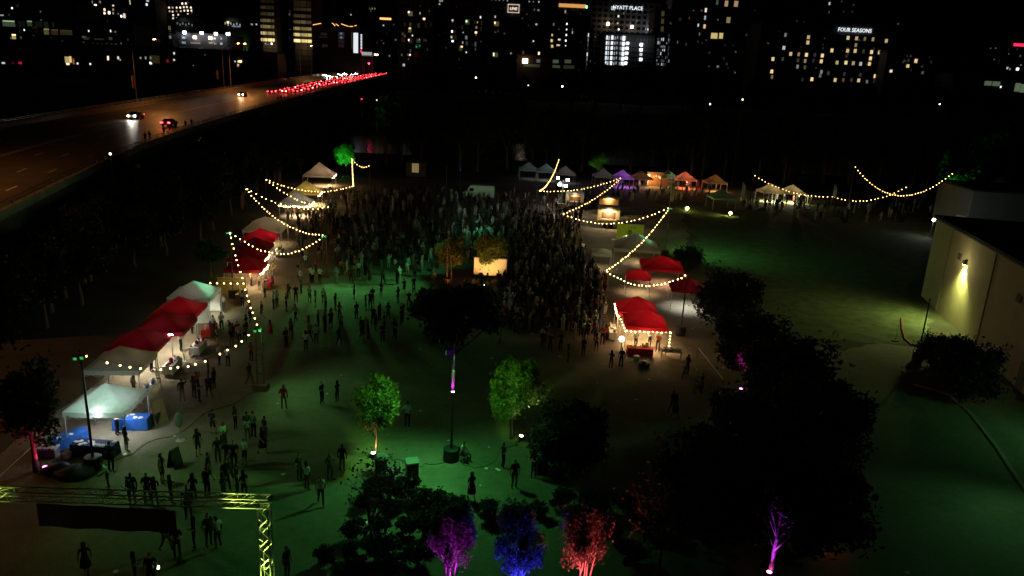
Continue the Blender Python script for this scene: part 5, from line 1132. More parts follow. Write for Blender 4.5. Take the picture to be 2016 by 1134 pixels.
# menu stall
g = G(1296, 368); t = thing('menu_stall', 'glowing wooden menu board stall among the far tents', 'stall', (g.x, g.y+2, 0)); m = MB(); m.box((0, 0, 1.5), (5, 1.6, 3)); m.build('body', 'brown', t); m = MB(); m.box((0, -.2, 3.1), (5.4, 2.2, .16)); m.build('roof', 'wood', t)
m = MB(); m.box((.3, -.84, 2.2), (3.9, .05, 1.1)); m.build('board', 'brown', t)
m = MB(); r_ = random.Random(8)
for i in range(9): x_ = -1.0+i*.34; m.tube((x_, -.9, 2.0+.1*(i % 2)), (x_+r_.uniform(-.1, .2), -.9, 2.35+.15*((i*3) % 2)), .05, n=4)
m.build('scribble', wmat('w', 2), t); m = MB(); m.box((-2.2, -.95, 2.0), (.5, .1, 1.2)); m.build('lamp', wmat('w', 5), t)
lamp('POINT', (-1.6, -2.4, 1.6), 900, (1, .45, .15), parent=t, size=.2)
# light tower
g = G(1105, 415); t = thing('light_tower', 'portable light tower with four white lamps', 'light tower', (g.x, g.y, 0)); m = MB(); m.box((0, 0, .8), (1.5, 1, .9)); m.build('trailer', 'trailer_cream', t); m = MB(); m.tube((0, 0, 1.2), (0, 0, 5.4), .09, .06, 8); m.tube((-.7, 0, 5.0), (.7, 0, 5.2), .04, n=6); m.build('mast', 'steel', t)
for s_ in (-.55, .55): link('wheel', CWH, t, (s_, -.45, .33)); link('wheel', CWH, t, (s_, .45, .33))
for dx, dz in ((-.95, 5.7), (.75, 5.45), (-.6, 4.6), (.5, 4.4)): m = MB(); m.box((dx, -.12, dz), (.42, .18, .34)); m.build('lamp_head', 'lamp_white', t)
lamp('SPOT', (0, -.6, 5.0), 900, (.95, 1, 1), (-1, -14, 0), 110, .8, .2, t)
# feather flags
for px, py, h_, lab in ((1318, 405, 4.8, 'dark feather flag at the lawn edge'), (1458, 395, 4.2, 'grey feather flag right of the lone mint tent'), (1638, 396, 4.0, 'pale slim flag pole near the far wooden post')):
    g = G(px, py); t = thing('feather_flag', lab, 'flag', (g.x, g.y, 0)); m = MB(); m.tube((0, 0, 0), (0, 0, h_), .03, n=6); m.build('pole', 'legmetal', t)
    m = MB(); vs = []
    for i in range(9): z = .8+(h_-.8)*i/8; w_ = .75*math.sin(min(1, (i+2.2)/9.2)*math.pi)**.5; vs += [(.03, 0, z), (.03+w_, .05*math.sin(i), z)]
    m.add(vs, [(2*i, 2*i+1, 2*i+3, 2*i+2) for i in range(8)]); m.build('flag', 'canopy_blue' if px > 1400 else 'black', t)
# ------------------------------------------------------------------ tables and props
def table(x, y, rz, w, dp, cloth, label, h=.74, drop=.6, group=None):
    t = thing('table', label, 'table', (x, y, 0), rz, group)
    m = MB(); m.box((0, 0, h-.02), (w, dp, .04)); m.build('top', 'whitepaint', t)
    for sx_ in (-1, 1):
        for sy_ in (-1, 1): m = MB(); m.box((sx_*(w/2-.08), sy_*(dp/2-.08), h/2-.02), (.04, .04, h-.04)); m.build('leg', 'legmetal', t)
    if cloth:
        m = MB(); n = 10; hx, hy = w/2+.02, dp/2+.02
        m.add([(-hx, -hy, h+.012), (hx, -hy, h+.012), (hx, hy, h+.012), (-hx, hy, h+.012)], [(0, 1, 2, 3)])
        for (ax, ay, bx, by) in ((-hx, -hy, hx, -hy), (hx, -hy, hx, hy), (hx, hy, -hx, hy), (-hx, hy, -hx, -hy)):
            vs = []
            for i in range(n+1):
                f = i/n; px, py = ax+(bx-ax)*f, ay+(by-ay)*f; k = 1+.04+.03*math.sin(i*2.4)
                vs += [(px, py, h+.012), (px*k, py*k, h-drop)]
            m.add(vs, [(2*i, 2*i+1, 2*i+3, 2*i+2) for i in range(n)])
        m.build('tablecloth', cloth, t)
    return t
def item(name, x, y, z, d, m_, label, cat, group=None, rz=0, shape='box'):
    m = MB()
    if shape == 'box':
        m.box((0, 0, d[2]/2), d); m.box((0, 0, d[2]+.012), (d[0]*.9, d[1]*.9, .024))
    elif shape == 'paper':
        for k in range(4): m.box((d[0]*.1*(k % 2), d[1]*.08*(k-1.5), .004+k*.006), (d[0], d[1], .005), rz=k*.25)
    else: m.lathe([(d[0]*.35, 0), (d[0]*.5, d[2]*.2), (d[0]*.5, d[2]*.7), (d[0]*.2, d[2]*.85), (d[0]*.2, d[2])], 10)
    o = m.build(name, m_, None, loc=(x, y, z)); o.rotation_euler.z = rz; return tag(o, label, cat, group)
# nearest tent: blue tables
g = G(262, 842); table(g.x, g.y, R(8), 1.9, .8, 'bluecloth', 'bright blue covered table at the right corner of the nearest tent', drop=.7)
bl1 = g.copy()
g = G(186, 872, .74); table(g.x, g.y, R(-4), 2.3, .8, 'darkblue', 'blue covered table spread with white papers behind the festoon pole', drop=.7); bl2 = g.copy()
g = G(133, 868, .5); table(g.x-.1, g.y+.3, R(60), 1.9, .75, 'bluecloth', 'blue covered side table left of the festoon pole', drop=.6); bl3 = g.copy()
r_ = random.Random(12)
for i in range(12): item('paper_stack', bl2.x-1.0+i*.18, bl2.y+r_.uniform(-.28, .28), .757, (.22, .16, .02), 'paper', 'loose white flyers on the dark blue table', 'papers', 'flyers on the dark blue table', r_.uniform(0, 3), 'paper')
for i in range(5): item('paper_stack', bl1.x-.7+i*.32, bl1.y+r_.uniform(-.2, .2), .757, (.24, .17, .02), 'paper', 'loose white flyers on the bright blue table', 'papers', 'flyers on the bright blue table', r_.uniform(0, 3), 'paper')
for i in range(4): item('paper_stack', bl3.x-.35+i*.2, bl3.y-.2+i*.25, .757, (.22, .16, .02), 'bluecloth' if i % 2 else 'paper', 'flyers on the blue side table', 'papers', 'flyers on the blue side table', r_.uniform(0, 3), 'paper')
lamp('POINT', (bl2.x-.1, bl2.y+.9, 2.0), 55, (.9, .95, 1), size=.1)  # fill light added over the blue tables, no fixture of its own
g = G(97, 898); t = thing('cooler', 'white lidded cooler beside the red lit trunk', 'cooler', (g.x, g.y, 0), R(5)); m = MB(); m.box((0, 0, .25), (.9, .5, .5)); m.build('body', 'greywall', t); m = MB(); m.box((0, 0, .54), (.96, .56, .1)); m.build('lid', 'whitepaint', t)
g = G(118, 905); item('bag', g.x+.3, g.y+.2, 0, (.5, .5, .5), 'whitecloth', 'pale bundle next to the white cooler', 'bag', shape='lathe')
for px, py, s_, lab in ((112, 930, .7, 'small dark bag heap beside the magenta floodlight'), (146, 935, 1.0, 'big dark bag heap left of the festoon pole base')):
    g = G(px, py); m = MB(); m.lathe([(.75*s_, 0), (.85*s_, .12), (.7*s_, .35), (.35*s_, .5), (.05, .52)], 12); m.v = [(x*1.3+.08*math.sin(7*y), y*.9, z*(1+.2*math.sin(5*x))) for x, y, z in m.v]; o = m.build('bag', 'black', None, True, loc=(g.x, g.y, 0)); tag(o, lab, 'bag')
g = G(345, 918); t = thing('sign_board', 'black folding sandwich board standing in the green light', 'sign', (g.x, g.y, 0), R(70))
for s_ in (-1, 1):
    m = MB(); m.box((0, 0, 0), (.62, .03, 1.1), mtx=Matrix.Rotation(R(14*s_), 3, 'X')); m.build('panel', 'black', t, loc=(0, s_*.15, .53))
g = G(318, 832); m = MB(); m.box((0, 0, .7), (.9, .05, 1.45), mtx=None); o = m.build('display_board', 'cardboard', None, loc=(g.x, g.y, 0)); o.rotation_euler = (R(-14), 0, R(60)); tag(o, 'pale leaning board beside the nearest tent', 'board')
g = G(300, 830); m = MB(); m.box((0, 0, .3), (1.0, .7, .6)); m.box((0, 0, .63), (1.05, .75, .06)); o = m.build('case', 'black', None, loc=(g.x, g.y, 0)); tag(o, 'black case behind the pale leaning board', 'case')
g = G(355, 868); t = thing('round_sign', 'oval sign on a thin stand in front of the stalls', 'sign', (g.x, g.y, 0)); m = MB(); m.tube((0, 0, 0), (0, 0, 1.0), .025, n=6); m.lathe([(.28, 0), (.26, .04)], 12); m.build('stand', 'legmetal', t); m = MB(); m.lathe([(.03, -.5), (.2, -.3), (.25, 0), (.2, .3), (.03, .5)], 12); m.v = [(x, y*.25, z) for x, y, z in m.v]; m.build('panel', 'greywall', t, True, loc=(0, 0, 1.35))
def bin_(px, py, label, top='teal', sq=False):
    g = G(px, py); t = thing('litter_bin', label, 'bin', (g.x, g.y, 0), .3, 'litter bins'); m = MB()
    if sq: m.box((0, 0, .48), (.62, .62, .96))
    else: m.lathe([(.28, 0), (.33, .1), (.34, .8), (.31, .9)], 14)
    m.build('body', 'black', t); m = MB(); m.box((0, 0, 1.0), (.7, .7, .09)) if sq else m.lathe([(.36, .9), (.37, .97), (.25, 1.08), (.05, 1.12)], 14); m.build('lid', 'binlid', t, not sq)
bin_(750, 930, 'round dark bin with a pale lid by the bright green tree'); bin_(811, 940, 'square dark bin with a pale lid behind the shrubs', sq=True); bin_(1064, 930, 'dark bin with a pale lid below the yellow-green tree', sq=True); bin_(1096, 940, 'dark bin with a small white top at the dark trees')
# man on a chair
g = G(893, 906); t = thing('folding_chair', 'folding chair carrying the seated man at the lamp post', 'chair', (g.x+.55, g.y-.05, 0), R(60)); 
m = MB(); m.box((0, 0, .44), (.44, .42, .03)); m.build('seat', 'black', t); m = MB(); m.box((0, .2, .75), (.44, .03, .3)); m.build('backrest', 'black', t)
for sx_ in (-1, 1):
    for sy_ in (-1, 1): m = MB(); m.tube((sx_*.2, sy_*.22, 0), (sx_*.2, -sy_*.1, .44), .014, n=5); m.build('leg', 'legmetal', t)
person((g.x+.55, g.y-.05), 9, 'white', 'man in a white shirt seated on a chair beside the lamp post', R(60), s=1)
# white board and green glow in the crowd
g = G(965, 548); t = thing('stall_trailer', 'white sided trailer standing in the crowd behind the amber tree', 'trailer', (g.x, g.y+.6, 0), R(-3)); m = MB(); m.box((0, 0, 1.35), (3.6, 1.6, 1.9)); m.build('body', 'whitepaint', t); m = MB(); m.box((0, 0, 2.35), (3.7, 1.7, .1)); m.build('roof', 'greywall', t)
for dx in (-1.1, -.1, .9): m = MB(); m.box((dx, -.815, 1.0), (.16, .03, .1)); m.build('vent', 'black', t)
for x_ in (-1, 1): link('wheel', CWH, t, (x_, -.72, .33)); link('wheel', CWH, t, (x_, .72, .33))
added_stand_light(G(960, 560, 3.2)+Vector((1.5, -7, .9)), 'added fill light on a tall tripod facing the white sided trailer'); lamp('SPOT', G(960, 560, 3.2)+Vector((1.5, -6.9, 1.2)), 700, (1, .95, .62), (g.x, g.y, 1.3), 50, 1, .3).data.energy = 130
g = G(945, 470); t = thing('dj_booth', 'green glowing booth in the middle of the crowd', 'booth', (g.x, g.y, 0)); m = MB(); m.box((0, 0, .55), (1.8, .8, 1.1)); m.build('counter', 'green_glow_board', t); m = MB(); [m.tube((s_*1.05, .5, 0), (s_*1.05, .5, 2.6), .03, n=5) for s_ in (-1, 1)]; m.build('frame', 'black', t)
lamp('POINT', (0, -1.6, 2.4), 60, (.1, 1, .5), parent=t, size=.15)
# red tent tables
table(10.7, 56.0, R(-3), 2.0, .7, 'redcloth', 'red covered table under the bulb fringe of the nearest red tent')
table(13.2, 55.6, R(-8), 1.7, .7, None, 'bare table with pale sacks in front of the nearest red tent')
for i in range(3): item('sack', 12.6+i*.55, 55.6, .75, (.55, .4, .3), 'whitecloth', 'pale sack on the bare table at the red tent', 'sack', 'pale sacks at the red tent', i*.4, 'lathe')
g = G(1252, 712); item('box', g.x, g.y, 0, (.4, .35, .5), 'whitepaint', 'small white box on the ground before the red tent', 'box'); g = G(1268, 722); item('bag', g.x, g.y, 0, (.9, .7, .5), 'black', 'dark bag on the ground before the red tent', 'bag', shape='lathe')
g = G(1224, 668, 1.3); t = thing('globe_lamp', 'round white glowing globe at the corner of the red tent', 'lamp', (g.x, g.y, 0)); m = MB(); m.tube((0, 0, 0), (0, 0, 1.05), .03, n=6); m.build('stand', 'steel', t); bm = bmesh.new(); bmesh.ops.create_uvsphere(bm, u_segments=14, v_segments=10, radius=.23); me = bpy.data.meshes.new('globe'); bm.to_mesh(me); bm.free(); me.materials.append(emit('globe_glow', (1, .82, .5), 7)); link('globe', me, t, (0, 0, 1.33))
# fringe bulbs of the red tent, strings on its frame
tf = thing('fringe_lights', 'row of round warm bulbs along the front edge of the nearest red tent', 'string lights', (0, 0, 0)); m = MB(); a_, b_ = G(1234, 650, 2.0), G(1320, 652, 2.0)
m.tube(a_, b_, .012, n=4); m.build('wire', 'black', tf)
for i in range(11): link('bulb', BULB['bulb'], tf, a_.lerp(b_, i/10)+Vector((0, 0, -.06-.05*(i % 3))))
tf2 = thing('fringe_lights', 'warm bulbs hanging down the right front leg of the nearest red tent', 'string lights', (0, 0, 0)); m = MB(); m.tube(b_+Vector((0, -.05, 0)), (b_.x, b_.y-.05, .6), .012, n=4); m.build('wire', 'black', tf2)
for i in range(5): link('bulb', BULB['bulb'], tf2, (b_.x, b_.y-.08, .75+i*.28))
tf3 = thing('fringe_lights', 'warm bulbs climbing the left side of the two red tents', 'string lights', (0, 0, 0)); c_ = G(1212, 600, 2.0); m = MB(); m.tube(a_, c_, .012, n=4); m.build('wire', 'black', tf3)
for i in range(9): link('bulb', BULB['bulb'], tf3, a_.lerp(c_, i/9)+Vector((-.08, 0, -.1)))
lamp('POINT', (9.2, 60.2, 1.6), 70, (1, .68, .32), size=.2); lamp('POINT', (11.3, 56.0, 1.9), 40, (1, .6, .3), size=.2)  # fill lights added at the red tents, without fixtures
table(9.0, 60.5, R(85), 2.4, .6, 'whitecloth', 'white covered table on the crowd side of the red tents')
r_ = random.Random(44)
for k in range(9): item(r_.choice(['box', 'jar']), 9.9+k*.2, 56.0+r_.uniform(-.2, .2), .765, (r_.uniform(.12, .24),)*2+(r_.uniform(.12, .38),), r_.choice(['cardboard', 'whitepaint', 'paper', 'limepanel', 'trailer_cream']), 'small goods on the red covered table at the nearest red tent', 'goods', 'goods on the red covered table', r_.uniform(0, 3), r_.choice(['box', 'lathe']))
for k in range(9): item(r_.choice(['box', 'jar']), 9.0+r_.uniform(-.18, .18), 59.5+k*.25, .765, (r_.uniform(.12, .24),)*2+(r_.uniform(.12, .4),), r_.choice(['cardboard', 'whitepaint', 'paper', 'trailer_cream']), 'small goods on the white table beside the red tents', 'goods', 'goods on the white table beside the red tents', r_.uniform(0, 3), r_.choice(['box', 'lathe']))
for k, (x, y) in enumerate(((10.6, 57.6), (11.9, 58.3), (12.4, 57.2))): person((x, y), (1, 3, 7)[k], ('cream', 'white', 'orange')[k], ('vendor in a cream shirt behind the red covered table', 'long haired vendor in white inside the nearest red tent', 'vendor in an orange shirt bending inside the nearest red tent')[k], (.2, .5, -.3)[k])
for k, (x, y, c, l) in enumerate(((-25.4, 48.0, 'white', 'vendor in white inside the dark red tent'), (-25.2, 52.2, 'tan', 'vendor in tan inside the red tent with the lamp row'), (-26.0, 56.0, 'cream', 'vendor in cream inside the leaning red tent'), (-24.6, 44.0, 'grey', 'vendor in grey inside the dim white tent'), (-22.8, 38.6, 'navy', 'helper in navy under the nearest white tent'), (-29.4, 84.0, 'white', 'vendor in white inside the bright red tent'), (-26.4, 70.6, 'orange', 'vendor in orange inside the nearest of the far dark red tents'))): person((x, y), (0, 1, 3)[k % 3], c, l, 1.6)
# stall tables, left row
for i, (x, y, cl, lab) in enumerate([(-23.6, 44.4, None, 'bare table at the dim white tent'), (-24.0, 48.2, 'whitecloth', 'white covered table at the dark red tent'), (-23.8, 52.0, 'whitecloth', 'white covered table at the red tent with the lamp row'), (-24.6, 56.0, 'redcloth', 'red covered table at the leaning red tent'), (-24.6, 70.4, 'redcloth', 'red covered table at the nearest of the far dark red tents'), (-26.0, 75.6, None, 'bare table at the magenta topped tent'), (-27.9, 84.0, 'whitecloth', 'white covered table at the bright red tent'), (-30.7, 109, 'whitecloth', 'white covered table at the fairy lit tent')]):
    table(x, y, R(97), 1.9, .7, cl, lab, drop=.55)
    r_ = random.Random(i)
    for k in range(6): item(r_.choice(['box', 'jar']), x+r_.uniform(-.2, .2), y-.8+k*.3, .765, (r_.uniform(.12, .26),)*2+(r_.uniform(.12, .4),), r_.choice(['cardboard', 'whitepaint', 'redcloth', 'paper', 'bluecloth', 'limepanel']), 'small goods on the '+lab, 'goods', 'goods on the '+lab, r_.uniform(0, 3), r_.choice(['box', 'lathe']))
# bright lamps rows at the red tents
tl = thing('lamp_row', 'row of small white lamps along the edge between the two dark red tents', 'string lights', (0, 0, 0)); a_, b_ = G(272, 656, 2.35), G(336, 659, 2.35); m = MB(); m.tube(a_, b_, .012, n=4); m.build('wire', 'black', tl)
for i in range(7): link('lamp', unit_box('lamp_white'), tl, a_.lerp(b_, i/6), R(7), (.16 if i != 6 else .3, .05, .06))
for gx, gy, e, c in ((-24.6, 67.6, 60, (1, .62, .3)), (-25.0, 64.5, 60, (1, .72, .35))): lamp('POINT', (gx, gy, 1.9), e, c, size=.15)  # warm fill lights added beside the left stalls, without fixtures
# stall behind the tall festoon pole (open frame with warm lamps)
t = thing('open_stall', 'small open stall with warm lamps behind the tall festoon pole', 'stall', (-26.6, 65.2, 0), lr)
for sx_ in (-1, 1):
    for sy_ in (-1, 1): m = MB(); m.box((sx_*1.3, sy_*1.2, 1.1), (.07, .07, 2.2)); m.build('post', 'wood', t)
m = MB(); m.box((0, 1.2, 1.2), (2.6, .05, 1.6)); m.build('back_cloth', 'canopy_yellow', t); m = MB(); m.box((1.2, 0, .5), (.6, 2.2, 1.0)); m.build('counter', 'wood', t); m = MB(); [m.tube((-1.3, s_, 2.2), (1.3, s_, 2.2), .025, n=5) for s_ in (-1.2, 0, 1.2)]; m.build('roof_bar', 'wood', t)
for i in range(5): link('bulb', BULB['bulb'], t, (-1.2+i*.6, -1.2, 2.1))
# rope barrier posts and thin things on the right
g = G(1762, 672); t = thing('sign_stand', 'thin white stanchion on the lamp-lit ground', 'stand', (g.x, g.y, 0), .4); m = MB(); m.box((0, 0, .04), (.5, .4, .08)); m.build('base', 'black', t); m = MB(); m.tube((0, 0, .06), (.05, 0, 1.5), .022, n=6); m.build('pole', 'legmetal', t); m = MB(); m.box((.05, 0, 1.45), (.08, .04, .28)); m.build('plate', 'whitepaint', t)
g = G(1805, 712); t = thing('festoon_pole', 'bare dark pole on a pale topped barrel near the hall corner', 'pole', (g.x, g.y, 0)); m = MB(); m.tube((0, 0, 0), (0, 0, 5.6), .06, .05, 8); m.build('post', 'darkpole', t); m = MB(); m.lathe([(.42, 0), (.44, .8), (.4, .84)], 14); m.build('barrel_base', 'black', t); m = MB(); m.lathe([(.43, .84), (.42, .9), (.1, .92)], 14); m.build('lid', 'whitepaint', t)
kp = [G(*q) for q in ((1775, 628), (1777, 650), (1782, 668), (1795, 680), (1815, 682))]; m = MB()
for a_, b_ in zip(kp, kp[1:]): dd = b_-a_; m.box((a_+b_)/2+Vector((0, 0, .08)), (dd.length+.06, .22, .16), math.atan2(dd.y, dd.x))
tag(m.build('planter_edge', 'redcloth' if False else 'brown', None), 'low curved reddish planter edge at the hall corner', 'planter')
kp = [G(*q) for q in ((1800, 758), (1870, 778), (1910, 815), (1960, 880), (2030, 985))]; m = MB()
for a_, b_ in zip(kp, kp[1:]): dd = b_-a_; m.box((a_+b_)/2+Vector((0, 0, .07)), (dd.length+.05, .22, .14), math.atan2(dd.y, dd.x))
tag(m.build('kerb', 'concrete', None), kind='structure')
tr = thing('rope_line', 'taut pale rope on short stakes right of the red tent', 'rope', (0, 0, 0)); a_, b_ = G(1374, 684, .9), G(1425, 748, .9); m = MB(); m.tube(a_, b_, .03, n=5); m.build('rope', 'whitecloth', tr)
for q in (a_, b_): m = MB(); m.tube((q.x, q.y, 0), (q.x, q.y, 1.0), .03, n=5); m.build('stake', 'wood', tr)
tr = thing('rope_line', 'thin rope at the left edge behind the cooler', 'rope', (0, 0, 0)); a_, b_ = G(-20, 955, .9), G(62, 880, .9); m = MB(); m.tube(a_, b_, .02, n=5); m.build('rope', 'whitecloth', tr)
for q in (a_, b_): m = MB(); m.tube((q.x, q.y, 0), (q.x, q.y, 1.0), .03, n=5); m.build('stake', 'wood', tr)
g = G(1620, 1064, .5); t = thing('marker_light', 'tiny red light on a short stake at the lower right', 'light', (g.x, g.y, 0)); m = MB(); m.tube((0, 0, 0), (0, 0, .5), .025, n=6); m.build('stake', 'black', t); m = MB(); m.lathe([(.05, .5), (.05, .57), (.01, .6)], 8); m.build('lens', 'redled', t)
# bicycles by the tree row
def bike(g, rz, label):
    t = thing('bicycle', label, 'bicycle', (g.x, g.y, 0), rz, 'bicycles near the red tent')
    for x_ in (-.52, .52):
        m = MB(); n = 18
        vs = []
        for i in range(n):
            a = 2*math.pi*i/n; vs += [(x_+.34*math.cos(a), -.018, .34+.34*math.sin(a)), (x_+.34*math.cos(a), .018, .34+.34*math.sin(a)), (x_+.30*math.cos(a), .018, .34+.30*math.sin(a)), (x_+.30*math.cos(a), -.018, .34+.30*math.sin(a))]
        m.add(vs, [(4*i+j, 4*i+(j+1) % 4, 4*((i+1) % n)+(j+1) % 4, 4*((i+1) % n)+j) for i in range(n) for j in range(4)]); m.build('wheel', 'rubber', t)
    m = MB()
    for a, b in (((-.52, 0, .34), (-.12, 0, .3)), ((-.12, 0, .3), (-.25, 0, .85)), ((-.12, 0, .3), (.38, 0, .8)), ((-.22, 0, .78), (.36, 0, .84)), ((-.52, 0, .34), (-.23, 0, .8)), ((.52, 0, .34), (.36, 0, .92))): m.tube(a, b, .018, n=5)
    m.build('frame', 'steel', t); m = MB(); m.box((-.26, 0, .88), (.24, .13, .05)); m.build('saddle', 'black', t); m = MB(); m.tube((.36, -.26, .97), (.36, .26, .97), .014, n=5); m.tube((.36, 0, .9), (.36, 0, .97), .014, n=5); m.build('handlebar', 'black', t)
bike(G(1345, 742), 1.2, 'dark bicycle leaning near the red tent, the upper one'); bike(G(1372, 770), 1.0, 'dark bicycle parked below the rope line')
# lit window of a hut and park lamps in the dark
g = G(817, 348); t = thing('hut', 'small dark hut with one lit yellow window beyond the crowd', 'hut', (g.x, g.y+2, 0)); m = MB(); m.box((0, 0, 1.5), (4.2, 3, 3)); m.build('wall', 'facade_warm', t); m = MB(); m.box((0, 0, 3.1), (4.6, 3.4, .25)); m.build('roof', 'roofdark', t); link('window', unit_box(wmat('y', .5)), t, (0, -1.55, 1.9), 0, (1.5, .1, 2.0))
for px, py, c, s_, lab in [(937, 153, 'y', 9, 'lone bright lamp above the dark river bank, left of the others'), (1107, 170, 'c', 14, 'brightest white lamp among the dark river bank trees'), (1398, 205, 'c', 6, 'small white lamp in the dark trees right of centre'), (1462, 196, 'y', 6, 'pair-like small lamp in the dark trees below the towers'), (1040, 168, 'c', 2, 'faint lamp cluster in the dark bank trees'), (1850, 205, 'c', 5, 'small white lamp in the dark trees at the right'), (712, 195, 'r', 4, 'small reddish lamp under the bridge, left one'), (742, 197, 'p', 2, 'small reddish lamp under the bridge, right one'), (217, 303, 'c', 10, 'single white lamp on the near highway parapet')]:
    if px == 217: q = PY(px, py, 84)
    else: q = PY(px, py, 172)
    z0 = 0 if px != 217 else RE[3].z*.9
    t = thing('park_lamp', lab, 'lamp', (q.x, q.y, z0), 0, 'single lamps in the dark'); k_ = .3 if px != 217 else .2
    m = MB(); m.tube((0, 0, 0), (0, 0, q.z-z0), .06, n=6); m.build('post', 'darkpole', t); m = MB(); m.lathe([(k_*.3, -k_*.5), (k_*.6, 0), (k_*.3, k_*.5)], 8); m.build('globe', wmat(c, s_), t, loc=(0, 0, q.z-z0))
lamp('SPOT', PY(700, 225, 150)+Vector((0, 0, 5)), 500, (1, .55, .25), G(722, 246), 60, .9, .2)  # fill light added for the trail, no lamp stands there

# ------------------------------------------------------------------ litter and cables on the plaza
m = MB(); r_ = random.Random(15)
for i in range(170):
    x, y = r_.uniform(-22, 20), r_.uniform(26, 100); a = r_.uniform(0, 3.1); s_ = r_.uniform(.05, .14); c, s2 = math.cos(a)*s_, math.sin(a)*s_
    m.add([(x-c, y-s2, .014), (x+s2, y-c, .02), (x+c, y+s2, .03), (x-s2, y+c, .018)], [(0, 1, 2, 3)])
tag(m.build('litter', 'paper'), 'small paper scraps scattered on the plaza ground', 'litter', kind='stuff')
for k, (pts_, lab) in enumerate((([(888, 905), (940, 925), (1000, 880), (1026, 868)], 'black cable from the lamp post to the white floodlight'), ([(888, 905), (830, 920), (780, 905), (735, 902)], 'black cable from the lamp post to the warm floodlight'), ([(178, 940), (240, 900), (330, 860), (440, 800), (510, 770)], 'black cable along the front of the left stalls'))):
    q = [G(*p) for p in pts_]; m = MB(); n = 8
    P_ = []
    for i in range(len(q)-1):
        for j in range(n): f = j/n; P_.append(q[i].lerp(q[i+1], f)+Vector((.25*math.sin((i*n+j)*.7+k), .2*math.cos((i*n+j)*.9), .025)))
    P_.append(q[-1]+Vector((0, 0, .025)))
    for a, b in zip(P_, P_[1:]): m.tube(a, b, .014, n=5, cap=False)
    tag(m.build('cable', 'rubber'), lab, 'cable')
